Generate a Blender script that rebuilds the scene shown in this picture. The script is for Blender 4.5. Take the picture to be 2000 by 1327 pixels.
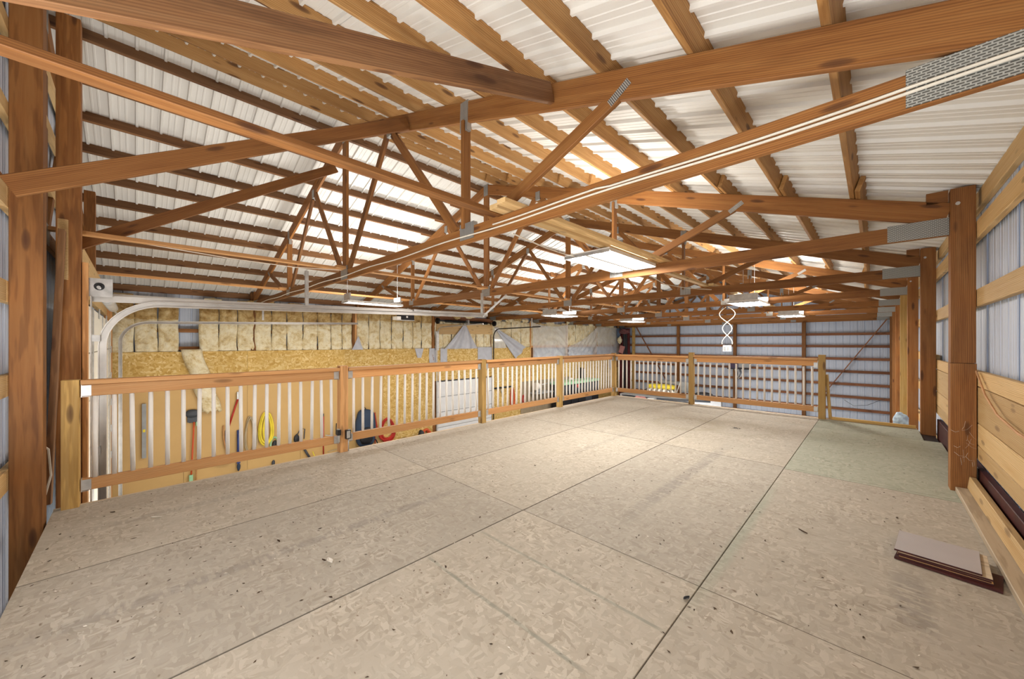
import bpy, bmesh, math, random
from mathutils import Vector, Matrix
random.seed(11)
SC = bpy.context.scene
for o in list(bpy.data.objects): bpy.data.objects.remove(o)
COL = SC.collection
PI = math.pi

# ------------------------------------------------------------------ camera, world, exposure
F_PX, W_PX, H_PX = 720.1, 2000, 1327
cam_d = bpy.data.cameras.new('camera'); cam_d.sensor_width = 36
cam_d.lens = F_PX / W_PX * 36; cam_d.clip_start = 0.03; cam_d.clip_end = 200
cam_d.shift_y = 5.9 / W_PX
cam = bpy.data.objects.new('camera', cam_d); COL.objects.link(cam)
cam.location = (0, 0, 1.24)
cam.rotation_euler = (PI / 2, 0, math.atan(706.46 / 720.1))
SC.camera = cam
SC.view_settings.view_transform = 'Standard'; SC.view_settings.look = 'None'
SC.view_settings.gamma = 1; SC.view_settings.use_curve_mapping = False
SC.view_settings.exposure = 0.30
wd = bpy.data.worlds.new('world'); SC.world = wd; wd.use_nodes = True
wd.node_tree.nodes['Background'].inputs[0].default_value = (0.55, 0.62, 0.75, 1)
wd.node_tree.nodes['Background'].inputs[1].default_value = 0.35

def area_light(name, loc, size, power, rot, col=(1, .95, .87)):
    l = bpy.data.lights.new(name, 'AREA'); l.shape = 'RECTANGLE'
    l.size, l.size_y = size; l.energy = power; l.color = col
    o = bpy.data.objects.new(name, l); COL.objects.link(o)
    o.location = loc; o.rotation_euler = rot
    return o
# unseen fill lights added for brightness, along the near wall and in the bay
area_light('gable_fill_up', (-1.3, -.36, .35), (3.2, .4), 88, (math.radians(160), 0, 0), (1, .985, .96))
area_light('gable_fill', (-1.7, -.30, 2.05), (3.4, .4), 8, (math.radians(12), 0, 0), (1, .985, .96))
area_light('side_fill', (-.35, -.36, .85), (.35, .9), 13, (math.radians(90), 0, math.radians(68)), (1, .98, .95))
area_light('bay_fill_near', (-6.2, 1.0, -1.6), (1.2, 5.0), 110, (0, math.radians(125), 0), (1, .97, .92))
area_light('bay_fill_up', (-5.6, 4.6, -1.5), (1.4, 6), 100, (PI, 0, 0), (1, .985, .965))
area_light('bay_fill_far', (-5.0, 14.5, -2.2), (3, 8), 200, (PI, 0, 0), (1, .99, .98))
area_light('bay_fill_end', (-5.0, 15.0, -2.25), (7, .8), 110, (math.radians(112), 0, 0), (.96, .98, 1))

# ------------------------------------------------------------------ materials
def newmat(name, rough=.6, metal=0.0, spec=.4):
    m = bpy.data.materials.new(name); m.use_nodes = True
    nt = m.node_tree; b = nt.nodes['Principled BSDF']
    b.inputs['Roughness'].default_value = rough; b.inputs['Metallic'].default_value = metal
    b.inputs['Specular IOR Level'].default_value = spec
    return m, nt, b
def nd(nt, t, **k):
    n = nt.nodes.new(t)
    for a, v in k.items():
        if a == 'inp':
            for i, x in v.items(): n.inputs[i].default_value = x
        else: setattr(n, a, v)
    return n
def lk(nt, a, b): nt.links.new(a, b)
def ramp(nt, stops, src=None):
    r = nt.nodes.new('ShaderNodeValToRGB'); e = r.color_ramp.elements
    while len(e) < len(stops): e.new(.5)
    for i, (p, c) in enumerate(stops):
        e[i].position = p; e[i].color = (*c, 1) if len(c) == 3 else c
    if src is not None: lk(nt, src, r.inputs[0])
    return r
def mixc(nt, fac, a, b, mode='MIX'):
    m = nt.nodes.new('ShaderNodeMix'); m.data_type = 'RGBA'; m.blend_type = mode
    for i, v in ((0, fac), (6, a), (7, b)):
        if hasattr(v, 'is_output') or isinstance(v, bpy.types.NodeSocket): lk(nt, v, m.inputs[i])
        elif isinstance(v, (int, float)): m.inputs[i].default_value = v
        else: m.inputs[i].default_value = (*v, 1) if len(v) == 3 else v
    return m.outputs[2]
def math_n(nt, op, a, b=None, clamp=False):
    m = nt.nodes.new('ShaderNodeMath'); m.operation = op; m.use_clamp = clamp
    for i, v in ((0, a), (1, b)):
        if v is None: continue
        if isinstance(v, (int, float)): m.inputs[i].default_value = v
        else: lk(nt, v, m.inputs[i])
    return m.outputs[0]
def bump(nt, b, h, s, dist=.01):
    n = nd(nt, 'ShaderNodeBump', inp={0: s, 1: dist}); lk(nt, h, n.inputs['Height']); lk(nt, n.outputs[0], b.inputs['Normal'])
def mapping(nt, vec, scale=(1, 1, 1), rot=(0, 0, 0), loc=None):
    m = nd(nt, 'ShaderNodeMapping'); m.inputs['Scale'].default_value = scale; m.inputs['Rotation'].default_value = rot
    lk(nt, vec, m.inputs['Vector'])
    if loc is not None: lk(nt, loc, m.inputs['Location'])
    return m.outputs[0]
def noise(nt, vec, scale, detail=4, rough=.55, dist=0):
    n = nd(nt, 'ShaderNodeTexNoise'); n.inputs['Scale'].default_value = scale; n.inputs['Detail'].default_value = detail
    n.inputs['Roughness'].default_value = rough; n.inputs['Distortion'].default_value = dist; lk(nt, vec, n.inputs['Vector'])
    return n.outputs['Fac']

def wood(name, c_light, c_dark, c_alt, stain=.35, knots=1.0, rough=.62):
    m, nt, b = newmat(name, rough, 0, .3)
    tc = nd(nt, 'ShaderNodeTexCoord').outputs['Object']; oi = nd(nt, 'ShaderNodeObjectInfo')
    cx = nd(nt, 'ShaderNodeCombineXYZ')
    for i, k in enumerate((37.0, 11.0, 23.0)): lk(nt, math_n(nt, 'MULTIPLY', oi.outputs['Random'], k), cx.inputs[i])
    g = noise(nt, mapping(nt, tc, (1.1, 26, 26), loc=cx.outputs[0]), 1.0, 5, .6, .6)
    ring = nd(nt, 'ShaderNodeTexWave', wave_type='BANDS', bands_direction='Z'); ring.inputs['Scale'].default_value = 7
    ring.inputs['Distortion'].default_value = 9; ring.inputs['Detail'].default_value = 3; ring.inputs['Detail Scale'].default_value = .6
    lk(nt, mapping(nt, tc, (.40, 4.2, 4.2), loc=cx.outputs[0]), ring.inputs['Vector'])
    base = ramp(nt, [(.25, c_dark), (.5, c_light), (.8, c_alt)], g).outputs[0]
    base = mixc(nt, .42, base, ramp(nt, [(.2, tuple(x * .62 for x in c_dark)), (.7, c_light)], ring.outputs['Fac']).outputs[0])
    # per board tone
    tone = ramp(nt, [(0, (.74, .72, .70)), (.5, (.98, .98, .98)), (1, (1.18, 1.15, 1.1))], oi.outputs['Random']).outputs[0]
    base = mixc(nt, 1.0, base, tone, 'MULTIPLY')
    big = noise(nt, mapping(nt, tc, (.9, 5, 5), loc=cx.outputs[0]), 1.3, 4, .6)
    base = mixc(nt, ramp(nt, [(.52, (0, 0, 0)), (.72, (stain,) * 3)], big).outputs[0], base, tuple(x * .42 for x in c_dark))
    if knots:
        v = nd(nt, 'ShaderNodeTexVoronoi'); v.inputs['Scale'].default_value = 1
        lk(nt, mapping(nt, tc, (2.0, 8, 8), loc=cx.outputs[0]), v.inputs['Vector'])
        kf = ramp(nt, [(.05, (1, 1, 1)), (.12, (.75,) * 3), (.17, (0, 0, 0))], v.outputs['Distance']).outputs[0]
        base = mixc(nt, math_n(nt, 'MULTIPLY', kf, .85 * knots), base, (.075, .028, .012))
    lk(nt, base, b.inputs['Base Color']); bump(nt, b, g, .25, .004)
    return m
W_TRUSS = wood('truss_lumber', (.285, .120, .033), (.165, .058, .014), (.40, .20, .065))
W_PURL = wood('purlin_lumber', (.50, .27, .095), (.30, .13, .038), (.64, .40, .17), .4)
W_OLD = wood('aged_lumber', (.245, .120, .050), (.145, .060, .024), (.33, .19, .095), .65)
W_POST = wood('post_lumber', (.34, .145, .042), (.215, .076, .020), (.44, .22, .080), .5)
W_RAIL = wood('rail_lumber', (.66, .35, .14), (.52, .23, .078), (.74, .46, .22), .12, .6)
W_NEWEL = wood('newel_lumber', (.56, .36, .12), (.42, .24, .065), (.66, .46, .20), .18, .9)
W_PLANK = wood('pale_plank', (.72, .50, .24), (.60, .36, .14), (.78, .58, .32), .1, .6)
W_GIRT = wood('girt_lumber', (.30, .125, .055), (.18, .06, .028), (.38, .19, .09), .4)
W_DUSTY = wood('dusty_board', (.60, .49, .35), (.50, .38, .25), (.66, .56, .42), .12, .3)

def flat(name, c, rough=.6, metal=0, spec=.4, var=.12, scale=6, bmp=0):
    m, nt, b = newmat(name, rough, metal, spec)
    tc = nd(nt, 'ShaderNodeTexCoord').outputs['Object']
    n = noise(nt, tc, scale, 4)
    col = ramp(nt, [(.3, tuple(x * (1 - var) for x in c)), (.7, tuple(min(1, x * (1 + var)) for x in c))], n)
    lk(nt, col.outputs[0], b.inputs['Base Color'])
    if bmp: bump(nt, b, n, bmp, .01)
    return m
def osb(name, a, bc, c, d, floor=False, sc=1.0):
    m, nt, b = newmat(name, .72, 0, .25)
    geo = nd(nt, 'ShaderNodeNewGeometry').outputs['Position']
    wv = nd(nt, 'ShaderNodeTexNoise'); wv.inputs['Scale'].default_value = 7 * sc; lk(nt, geo, wv.inputs['Vector'])
    warped = nd(nt, 'ShaderNodeVectorMath', operation='MULTIPLY_ADD'); lk(nt, wv.outputs['Color'], warped.inputs[0])
    warped.inputs[1].default_value = (.10 / sc, .10 / sc, .10 / sc); lk(nt, geo, warped.inputs[2])
    def layer(rot, scl):
        v = nd(nt, 'ShaderNodeTexVoronoi'); v.inputs['Scale'].default_value = 1
        lk(nt, mapping(nt, warped.outputs[0], scl, rot), v.inputs['Vector'])
        bw = nd(nt, 'ShaderNodeRGBToBW'); lk(nt, v.outputs['Color'], bw.inputs[0]); return bw.outputs[0], v.outputs['Distance']
    A, dA = layer((.3, .2, .5), (46 * sc, 13 * sc, 30 * sc)); B, dB = layer((.5, .4, -.9), (13 * sc, 52 * sc, 40 * sc))
    sel = math_n(nt, 'GREATER_THAN', noise(nt, geo, 14 * sc, 3), .5)
    fl = nd(nt, 'ShaderNodeMix'); lk(nt, sel, fl.inputs[0]); lk(nt, A, fl.inputs[2]); lk(nt, B, fl.inputs[3])
    col = ramp(nt, [(.15, a), (.4, bc), (.62, c), (.85, d)], fl.outputs[0]).outputs[0]
    big = noise(nt, geo, 1.1, 5, .6)
    col = mixc(nt, ramp(nt, [(.42, (0, 0, 0)), (.75, (.5,) * 3)], big).outputs[0], col, tuple(x * .72 for x in bc))
    if floor:
        xyz = nd(nt, 'ShaderNodeSeparateXYZ'); lk(nt, geo, xyz.inputs[0]); X, Y = xyz.outputs[0], xyz.outputs[1]
        dust = noise(nt, mapping(nt, geo, (1, 1, 1)), 2.3, 6, .65)
        col = mixc(nt, ramp(nt, [(.35, (.15,) * 3), (.62, (.7,) * 3)], dust).outputs[0], col, floor[0])
        spk = nd(nt, 'ShaderNodeTexVoronoi'); spk.inputs['Scale'].default_value = 9; lk(nt, mapping(nt, warped.outputs[0], (1, 2.2, 1), (0, 0, .5)), spk.inputs['Vector'])
        col = mixc(nt, ramp(nt, [(.05, (.75,) * 3), (.10, (0, 0, 0))], spk.outputs['Distance']).outputs[0], col, (.17, .12, .08))
        spw = nd(nt, 'ShaderNodeTexVoronoi'); spw.inputs['Scale'].default_value = 15; lk(nt, mapping(nt, warped.outputs[0], (.3, 1.7, 1), (0, 0, -.8)), spw.inputs['Vector'])
        col = mixc(nt, ramp(nt, [(.05, (.6,) * 3), (.12, (0, 0, 0))], spw.outputs['Distance']).outputs[0], col, (.66, .60, .50))
        def band(s, c0, hw, soft=.5):
            d_ = math_n(nt, 'ABSOLUTE', math_n(nt, 'SUBTRACT', s, c0))
            r = nd(nt, 'ShaderNodeMapRange'); lk(nt, d_, r.inputs[0]); r.inputs[1].default_value = hw * (1 - soft); r.inputs[2].default_value = hw
            r.inputs[3].default_value = 1; r.inputs[4].default_value = 0; return r.outputs[0]
        def mul(*s):
            r = s[0]
            for q in s[1:]: r = math_n(nt, 'MULTIPLY', r, q)
            return r
        wob = math_n(nt, 'ADD', Y, math_n(nt, 'MULTIPLY', noise(nt, geo, 3, 2), .02))
        # chalked green-grey lines across the sheets
        for y0, xc, xh, s in ((1.595, -1.24, .62, .55), (1.19, -1.3, .55, .6), (2.01, -.85, .3, .3)):
            col = mixc(nt, mul(band(wob, y0, .012), band(X, xc, xh, .1), math_n(nt, 'ADD', noise(nt, geo, 9, 2), 0.1), s), col, (.13, .17, .14))
        for xs_ in (-3.097, -1.854): col = mixc(nt, mul(band(X, xs_, .005, .6), .7), col, (.10, .085, .065))
        for ys_ in (2.005, 4.52): col = mixc(nt, mul(band(Y, ys_, .005, .6), .55), col, (.10, .085, .065))
        # green tint where paint ran along the seam
        col = mixc(nt, mul(band(X, -.61, .05, .9), band(Y, 2.9, 1.3, .6), .35), col, (.27, .36, .28))
        # rows of stamped lettering, too worn to read
        for x0, yc, yh, s, hw in ((-2.50, .75, 1.6, .25, .055), (-1.25, 3.7, 1.5, .30, .07), (-3.7, .5, .9, .2, .06), (.13, 2.62, .36, .32, .085), (-2.4, 4.2, 1.2, .2, .05)):
            vx = mapping(nt, geo, (6 if hw < .1 else 14, 26 if hw < .1 else 34, 1)); br = nd(nt, 'ShaderNodeTexVoronoi', distance='CHEBYCHEV'); br.inputs['Scale'].default_value = 1.6
            lk(nt, vx, br.inputs['Vector'])
            t = ramp(nt, [(.25, (0, 0, 0)), (.4, (1, 1, 1))], br.outputs['Distance']).outputs[0]
            col = mixc(nt, mul(band(X, x0, hw, .5), band(Y, yc, yh, .5), t, s), col, (.15, .14, .14))
        # scorch mark and faint rings on the far sheets
        for x0, y0, r0, s, k in ((-1.42, 6.08, .17, .95, (.02, .02, .02)),):
            dx = math_n(nt, 'SUBTRACT', X, x0); dy = math_n(nt, 'SUBTRACT', Y, y0)
            rr = math_n(nt, 'SQRT', math_n(nt, 'ADD', math_n(nt, 'MULTIPLY', dx, dx), math_n(nt, 'MULTIPLY', dy, dy)))
            f = nd(nt, 'ShaderNodeMapRange'); lk(nt, rr, f.inputs[0]); f.inputs[1].default_value = 0; f.inputs[2].default_value = r0 * 1.4; f.inputs[3].default_value = .62; f.inputs[4].default_value = -.1
            t = math_n(nt, 'GREATER_THAN', f.outputs[0], noise(nt, geo, 26, 5, .7))
            col = mixc(nt, mul(t, s), col, k)
            col = mixc(nt, mul(band(rr, .45, .16, .9), .45, noise(nt, geo, 6, 4)), col, (.30, .25, .17))
            d2x = math_n(nt, 'SUBTRACT', X, -2.05); d2y = math_n(nt, 'SUBTRACT', Y, 5.9)
            r2 = math_n(nt, 'SQRT', math_n(nt, 'ADD', math_n(nt, 'MULTIPLY', d2x, d2x), math_n(nt, 'MULTIPLY', d2y, d2y)))
            col = mixc(nt, mul(band(r2, .42, .13, .9), .5, noise(nt, geo, 7, 4)), col, (.30, .25, .15))
    oi = nd(nt, 'ShaderNodeObjectInfo')
    col = mixc(nt, 1.0, col, ramp(nt, [(0, (.94,) * 3), (1, (1.06, 1.05, 1.03))], oi.outputs['Random']).outputs[0], 'MULTIPLY')
    lk(nt, col, b.inputs['Base Color']); bump(nt, b, fl.outputs[0], .2, .003)
    return m
OSB_W = osb('osb_wall', (.50, .30, .07), (.62, .40, .12), (.68, .47, .17), (.80, .62, .30), sc=.6)
OSB_F = osb('osb_floor_worn', (.32, .275, .215), (.41, .36, .295), (.45, .40, .33), (.56, .51, .43), floor=((.435, .395, .33),), sc=1.25)
OSB_G = osb('osb_floor_green', (.28, .29, .22), (.36, .37, .29), (.40, .41, .33), (.47, .46, .38), floor=((.38, .39, .31),))
HARDB = flat('tan_hardboard', (.58, .37, .14), .6, var=.06, scale=1.2)
ROOFM = flat('roof_metal_cream', (.74, .72, .67), .42, 0, .5, .03, 1.5)
WALLM = flat('wall_metal_pale_blue', (.56, .62, .73), .42, 0, .5, .05, 1.5)
GALV = flat('galvanised_steel', (.50, .50, .49), .42, .55, .5, .18, 14)
RAILM = flat('track_steel', (.55, .53, .50), .38, .6, .5, .1, 8)
WHITEP = flat('white_paint', (.82, .79, .74), .45, 0, .5, .04)
DOORW = flat('door_panel_cream', (.78, .74, .64), .5, 0, .4, .04)
DOORG = flat('door_panel_white', (.72, .73, .74), .5, 0, .4, .04)
BLACK = flat('black_plastic', (.015, .015, .018), .45)
DARK = flat('dark_grey_plastic', (.05, .055, .065), .5)
CABLE = flat('white_cable', (.75, .70, .60), .5)
CONCR = flat('concrete_slab', (.22, .21, .19), .8, bmp=.3)
RED = flat('red_paint', (.45, .03, .02), .45); ORNG = flat('orange_rubber', (.62, .10, .03), .5)
YEL = flat('yellow_cloth', (.78, .62, .05), .7); GRN = flat('pale_green_top', (.33, .60, .36), .5)
BLUE = flat('blue_plastic', (.03, .06, .22), .5); NAVY = flat('navy_cloth', (.03, .05, .09), .75)
MAROON = flat('dark_red_tarp', (.10, .012, .012), .7, var=.5, scale=3); PINK = flat('pink_foam', (.50, .22, .20), .8)
GREY = flat('grey_plastic', (.30, .31, .31), .55); TANC = flat('tan_cord', (.42, .33, .20), .8)
SPRING = flat('black_spring_steel', (.02, .02, .02), .4, .5)
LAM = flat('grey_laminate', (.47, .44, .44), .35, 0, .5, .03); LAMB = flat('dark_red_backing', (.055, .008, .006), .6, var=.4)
WEB = flat('cobweb', (.6, .55, .45), .9)
LEAF = flat('dry_leaf', (.06, .035, .018), .8, var=.6, scale=30); PAPER = flat('pale_scrap', (.75, .70, .62), .7)
INS_m = []
def insul(name, top):
    m, nt, b = newmat(name, .95, 0, .1)
    tc = nd(nt, 'ShaderNodeTexCoord').outputs['Object']; oi = nd(nt, 'ShaderNodeObjectInfo')
    off = nd(nt, 'ShaderNodeVectorMath', operation='ADD'); lk(nt, tc, off.inputs[0]); lk(nt, oi.outputs['Location'], off.inputs[1])
    n = noise(nt, off.outputs[0], 3.5, 6, .65, .8); n2 = noise(nt, off.outputs[0], 14, 5, .7, .5)
    if top: st = [(.34, (.20, .11, .035)), (.46, (.42, .27, .10)), (.58, (.60, .45, .22)), (.72, (.74, .62, .40))]
    else: st = [(.32, (.40, .25, .09)), (.42, (.66, .52, .27)), (.52, (.82, .73, .50)), (.70, (.88, .83, .68))]
    col = mixc(nt, .35, ramp(nt, st, n).outputs[0], ramp(nt, st, n2).outputs[0])
    lk(nt, col, b.inputs['Base Color']); bump(nt, b, n2, .7, .03)
    return m
INS = insul('fibreglass_batt', False); INST = insul('fibreglass_batt_stained', True)
def plate_mat(name, ribs):
    m, nt, b = newmat(name, .45, .5, .5)
    tc = nd(nt, 'ShaderNodeTexCoord').outputs['Object']
    if ribs:
        w = nd(nt, 'ShaderNodeTexWave', wave_type='BANDS', bands_direction='X'); w.inputs['Scale'].default_value = 26
        lk(nt, tc, w.inputs['Vector']); f = w.outputs['Fac']
    else:
        w = nd(nt, 'ShaderNodeTexBrick'); w.inputs['Scale'].default_value = 1; w.inputs['Brick Width'].default_value = .024; w.inputs['Row Height'].default_value = .010
        w.inputs['Mortar Size'].default_value = .0026; w.inputs['Mortar Smooth'].default_value = .2
        mp = nd(nt, 'ShaderNodeMapping'); mp.inputs['Rotation'].default_value = (PI / 2, 0, 0); lk(nt, tc, mp.inputs[0]); lk(nt, mp.outputs[0], w.inputs['Vector'])
        f = math_n(nt, 'SUBTRACT', 1.0, w.outputs['Fac'])
    n = noise(nt, tc, 25, 3)
    g = math_n(nt, 'MULTIPLY', f, math_n(nt, 'ADD', n, .5))
    col = ramp(nt, [(.15, (.10, .10, .10)), (.65, (.50, .49, .46))] if ribs else [(.2, (.46, .47, .44)), (.8, (.13, .13, .12))], g)
    lk(nt, col.outputs[0], b.inputs['Base Color']); bump(nt, b, f, .5, .004)
    return m
PLATE = plate_mat('truss_plate_perforated', False); PLATER = plate_mat('truss_plate_ribbed', True)
def plastic_mat():
    m, nt, b = newmat('clear_poly_sheet', .10, 0, .9)
    b.inputs['Base Color'].default_value = (.82, .83, .84, 1)
    out = nt.nodes['Material Output']; tr = nd(nt, 'ShaderNodeBsdfTransparent'); mx = nd(nt, 'ShaderNodeMixShader')
    tc = nd(nt, 'ShaderNodeTexCoord').outputs['Object']
    r = ramp(nt, [(.3, (.30,) * 3), (.75, (.62,) * 3)], noise(nt, tc, 2.2, 4, .6, 1.0))
    lk(nt, r.outputs[0], mx.inputs[0]); lk(nt, tr.outputs[0], mx.inputs[1]); lk(nt, b.outputs[0], mx.inputs[2]); lk(nt, mx.outputs[0], out.inputs[0])
    return m
POLY = plastic_mat()
GREYTAPE = flat('grey_poly_sheet', (.47, .48, .52), .35, 0, .5, .08)
def emis(name, c, s):
    m = bpy.data.materials.new(name); m.use_nodes = True; nt = m.node_tree; nt.nodes.clear()
    e = nd(nt, 'ShaderNodeEmission', inp={0: (*c, 1), 1: s}); o = nd(nt, 'ShaderNodeOutputMaterial'); lk(nt, e.outputs[0], o.inputs[0]); return m
TUBE = emis('fluorescent_tube', (1, .98, .97), 16.0)
def checker():
    m, nt, b = newmat('checkered_vinyl', .4)
    tc = nd(nt, 'ShaderNodeTexCoord').outputs['Object']; c = nd(nt, 'ShaderNodeTexChecker', inp={'Scale': 8.5}); lk(nt, tc, c.inputs[0])
    c.inputs[1].default_value = (.02, .02, .02, 1); c.inputs[2].default_value = (.85, .83, .75, 1); lk(nt, c.outputs[0], b.inputs['Base Color']); return m
CHECK = checker()

# ------------------------------------------------------------------ geometry helpers
def link(name, me, parent=None, M=None):
    o = bpy.data.objects.new(name, me); COL.objects.link(o)
    M = M or Matrix()
    if parent is not None:
        o.parent = parent; M = parent['_w_inv_'] @ M if False else (WINV[parent.name] @ M)
    o.matrix_basis = M
    return o
WINV = {}
def sub(o):
    W = o.matrix_basis.copy(); p = o.parent
    if p: W = WINV[p.name].inverted() @ W
    WINV[o.name] = W.inverted(); return o
def tag(o, label=None, cat=None, group=None, kind=None):
    for k, v in (('label', label), ('category', cat), ('group', group), ('kind', kind)):
        if v: o[k] = v
    return o
def thing(name, label, cat, loc=(0, 0, 0), group=None):
    o = bpy.data.objects.new(name, None); COL.objects.link(o); o.location = loc; o.empty_display_size = .1
    WINV[o.name] = Matrix.Translation(Vector(loc)).inverted()
    return tag(o, label, cat, group)
def struct(name, loc=(0, 0, 0)):
    o = bpy.data.objects.new(name, None); COL.objects.link(o); o.location = loc; o['kind'] = 'structure'
    WINV[o.name] = Matrix.Translation(Vector(loc)).inverted(); return o
def reg(o, M): WINV[o.name] = M.inverted(); return o
CACHE = {}
def board_mesh(L, w, h, mat, c=.0035):
    key = (round(L, 3), round(w, 4), round(h, 4), mat.name, c)
    if key in CACHE: return CACHE[key]
    me = bpy.data.meshes.new('board'); a, b = w / 2, h / 2
    c = min(c, a * .45, b * .45)
    pr = [(-a + c, -b), (a - c, -b), (a, -b + c), (a, b - c), (a - c, b), (-a + c, b), (-a, b - c), (-a, -b + c)] if c > 0 else [(-a, -b), (a, -b), (a, b), (-a, b)]
    n = len(pr); vs = [(-L / 2, y, z) for y, z in pr] + [(L / 2, y, z) for y, z in pr]
    fs = [[i, (i + 1) % n, n + (i + 1) % n, n + i] for i in range(n)] + [list(range(n))[::-1], list(range(n, 2 * n))]
    me.from_pydata(vs, [], fs); me.materials.append(mat); me.update(); CACHE[key] = me
    return me
def frame(p0, p1, up):
    p0, p1 = Vector(p0), Vector(p1); x = (p1 - p0).normalized(); up = Vector(up)
    y = up.cross(x)
    if y.length < 1e-4: y = Vector((0, 1, 0)).cross(x) if abs(x.y) < .9 else Vector((1, 0, 0)).cross(x)
    y.normalize(); z = x.cross(y)
    M = Matrix((x, y, z)).transposed().to_4x4(); M.translation = (p0 + p1) / 2; return M
def board(name, p0, p1, w, h, mat, parent=None, up=(0, 0, 1), c=.0035):
    L = (Vector(p1) - Vector(p0)).length
    return link(name, board_mesh(L, w, h, mat, c), parent, frame(p0, p1, up))
def wbox(name, x0, x1, y0, y1, z0, z1, mat, parent=None, c=.0035):
    d = (x1 - x0, y1 - y0, z1 - z0); cx, cy, cz = (x0 + x1) / 2, (y0 + y1) / 2, (z0 + z1) / 2
    k = d.index(max(d))
    if k == 0: return board(name, (x0, cy, cz), (x1, cy, cz), d[1], d[2], mat, parent, (0, 0, 1), c)
    if k == 1: return board(name, (cx, y0, cz), (cx, y1, cz), d[0], d[2], mat, parent, (0, 0, 1), c)
    return board(name, (cx, cy, z0), (cx, cy, z1), d[1], d[0], mat, parent, (1, 0, 0), c)
class MB:
    def __init__(s): s.bm = bmesh.new(); s.mats = []
    def mi(s, m):
        if m not in s.mats: s.mats.append(m)
        return s.mats.index(m)
    def box(s, c, d, m, rot=None):
        r = bmesh.ops.create_cube(s.bm, size=1); M = Matrix.Translation(c) @ (rot or Matrix()) @ Matrix.Diagonal((*d, 1))
        bmesh.ops.transform(s.bm, matrix=M, verts=r['verts']); k = s.mi(m)
        for f in set(f for v in r['verts'] for f in v.link_faces): f.material_index = k
        return s
    def bx(s, x0, x1, y0, y1, z0, z1, m): return s.box(((x0 + x1) / 2, (y0 + y1) / 2, (z0 + z1) / 2), (x1 - x0, y1 - y0, z1 - z0), m)
    def poly(s, pts, m):
        f = s.bm.faces.new([s.bm.verts.new(p) for p in pts]); f.material_index = s.mi(m); return s
    def tube(s, pts, r, m, n=8, closed=False, caps=True):
        pts = [Vector(p) for p in pts]; N = len(pts); rings = []; k = s.mi(m); prev = None
        for i, p in enumerate(pts):
            if closed: t = pts[(i + 1) % N] - pts[i - 1]
            else: t = pts[min(i + 1, N - 1)] - pts[max(i - 1, 0)]
            t.normalize()
            if prev is None: a = t.orthogonal().normalized()
            else:
                a = prev - t * prev.dot(t)
                a = a.normalized() if a.length > 1e-6 else t.orthogonal().normalized()
            prev = a; b = t.cross(a); rr = r[i] if isinstance(r, (list, tuple)) else r
            rings.append([s.bm.verts.new(p + (a * math.cos(2 * PI * j / n) + b * math.sin(2 * PI * j / n)) * rr) for j in range(n)])
        for i in range(N if closed else N - 1):
            A, B = rings[i], rings[(i + 1) % N]
            for j in range(n):
                f = s.bm.faces.new((A[j], A[(j + 1) % n], B[(j + 1) % n], B[j])); f.material_index = k; f.smooth = n > 6
        if caps and not closed:
            for rg, rev in ((rings[0], True), (rings[-1], False)):
                f = s.bm.faces.new(rg[::-1] if rev else rg); f.material_index = k
        return s
    def grid(s, fn, nu, nv, m, smooth=True):
        k = s.mi(m); V = [[s.bm.verts.new(fn(i / nu, j / nv)) for j in range(nv + 1)] for i in range(nu + 1)]
        for i in range(nu):
            for j in range(nv):
                f = s.bm.faces.new((V[i][j], V[i + 1][j], V[i + 1][j + 1], V[i][j + 1])); f.material_index = k; f.smooth = smooth
        return s
    def blob(s, c, d, m, seed=0, sub=3, amp=.08, power=1.0):
        r = bmesh.ops.create_icosphere(s.bm, subdivisions=sub, radius=1); rn = random.Random(seed); k = s.mi(m)
        ph = [rn.uniform(0, 6) for _ in range(6)]
        for v in r['verts']:
            p = v.co.copy(); q = Vector([math.copysign(abs(x) ** power, x) for x in p])
            w = 1 + amp * (math.sin(5 * p.x + ph[0]) * math.sin(4 * p.y + ph[1]) + .6 * math.sin(9 * p.z + ph[2] + 3 * p.x))
            v.co = Vector((c[0] + q.x * d[0] * w, c[1] + q.y * d[1] * w, c[2] + q.z * d[2] * w))
            for f in v.link_faces: f.material_index = k; f.smooth = True
        return s
    def mesh(s, origin=(0, 0, 0)):
        me = bpy.data.meshes.new('mesh'); bmesh.ops.translate(s.bm, vec=-Vector(origin), verts=s.bm.verts[:])
        bmesh.ops.recalc_face_normals(s.bm, faces=s.bm.faces[:])
        s.bm.to_mesh(me); s.bm.free()
        for m in s.mats: me.materials.append(m)
        return me
    def build(s, name, parent=None, origin=None):
        if origin is None:
            vs = [v.co for v in s.bm.verts]; origin = [(min(v[i] for v in vs) + max(v[i] for v in vs)) / 2 for i in range(3)]
        return link(name, s.mesh(origin), parent, Matrix.Translation(origin))
def solidify(o, t):
    md = o.modifiers.new('thickness', 'SOLIDIFY'); md.thickness = t; md.offset = 0; return o
def dup(root, loc, label=None, group=None):
    def cp(o, par):
        c = o.copy(); COL.objects.link(c); c.parent = par
        for ch in KIDS.get(o.name, []) or [x for x in o.children]: cp(ch, c)
        return c
    r = cp(root, None); r.location = loc
    if label: r['label'] = label
    if group: r['group'] = group
    return r
KIDS = {}
class Rnd:
    def __init__(s, seed): s.r = random.Random(seed)
    def u(s, a, b): return s.r.uniform(a, b)

# ------------------------------------------------------------------ building dimensions
GZ = -2.45                       # ground slab
XR, XL, XC = .60, -11.60, -5.5   # outer faces of the posts, ridge line
SL = .327; NRM = Vector((SL, 0, 1)).normalized()
def zt(x): return 2.585 - SL * x if x > XC else 2.585 - SL * (2 * XC - x)      # top of the rafters (top chords)
TY = [2.14 + 2.743 * i for i in range(-1, 8)]    # truss lines from the near gable to the far gable
Y0, Y1 = TY[0] - .02, TY[-1] + .14
PH = .147

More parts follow.
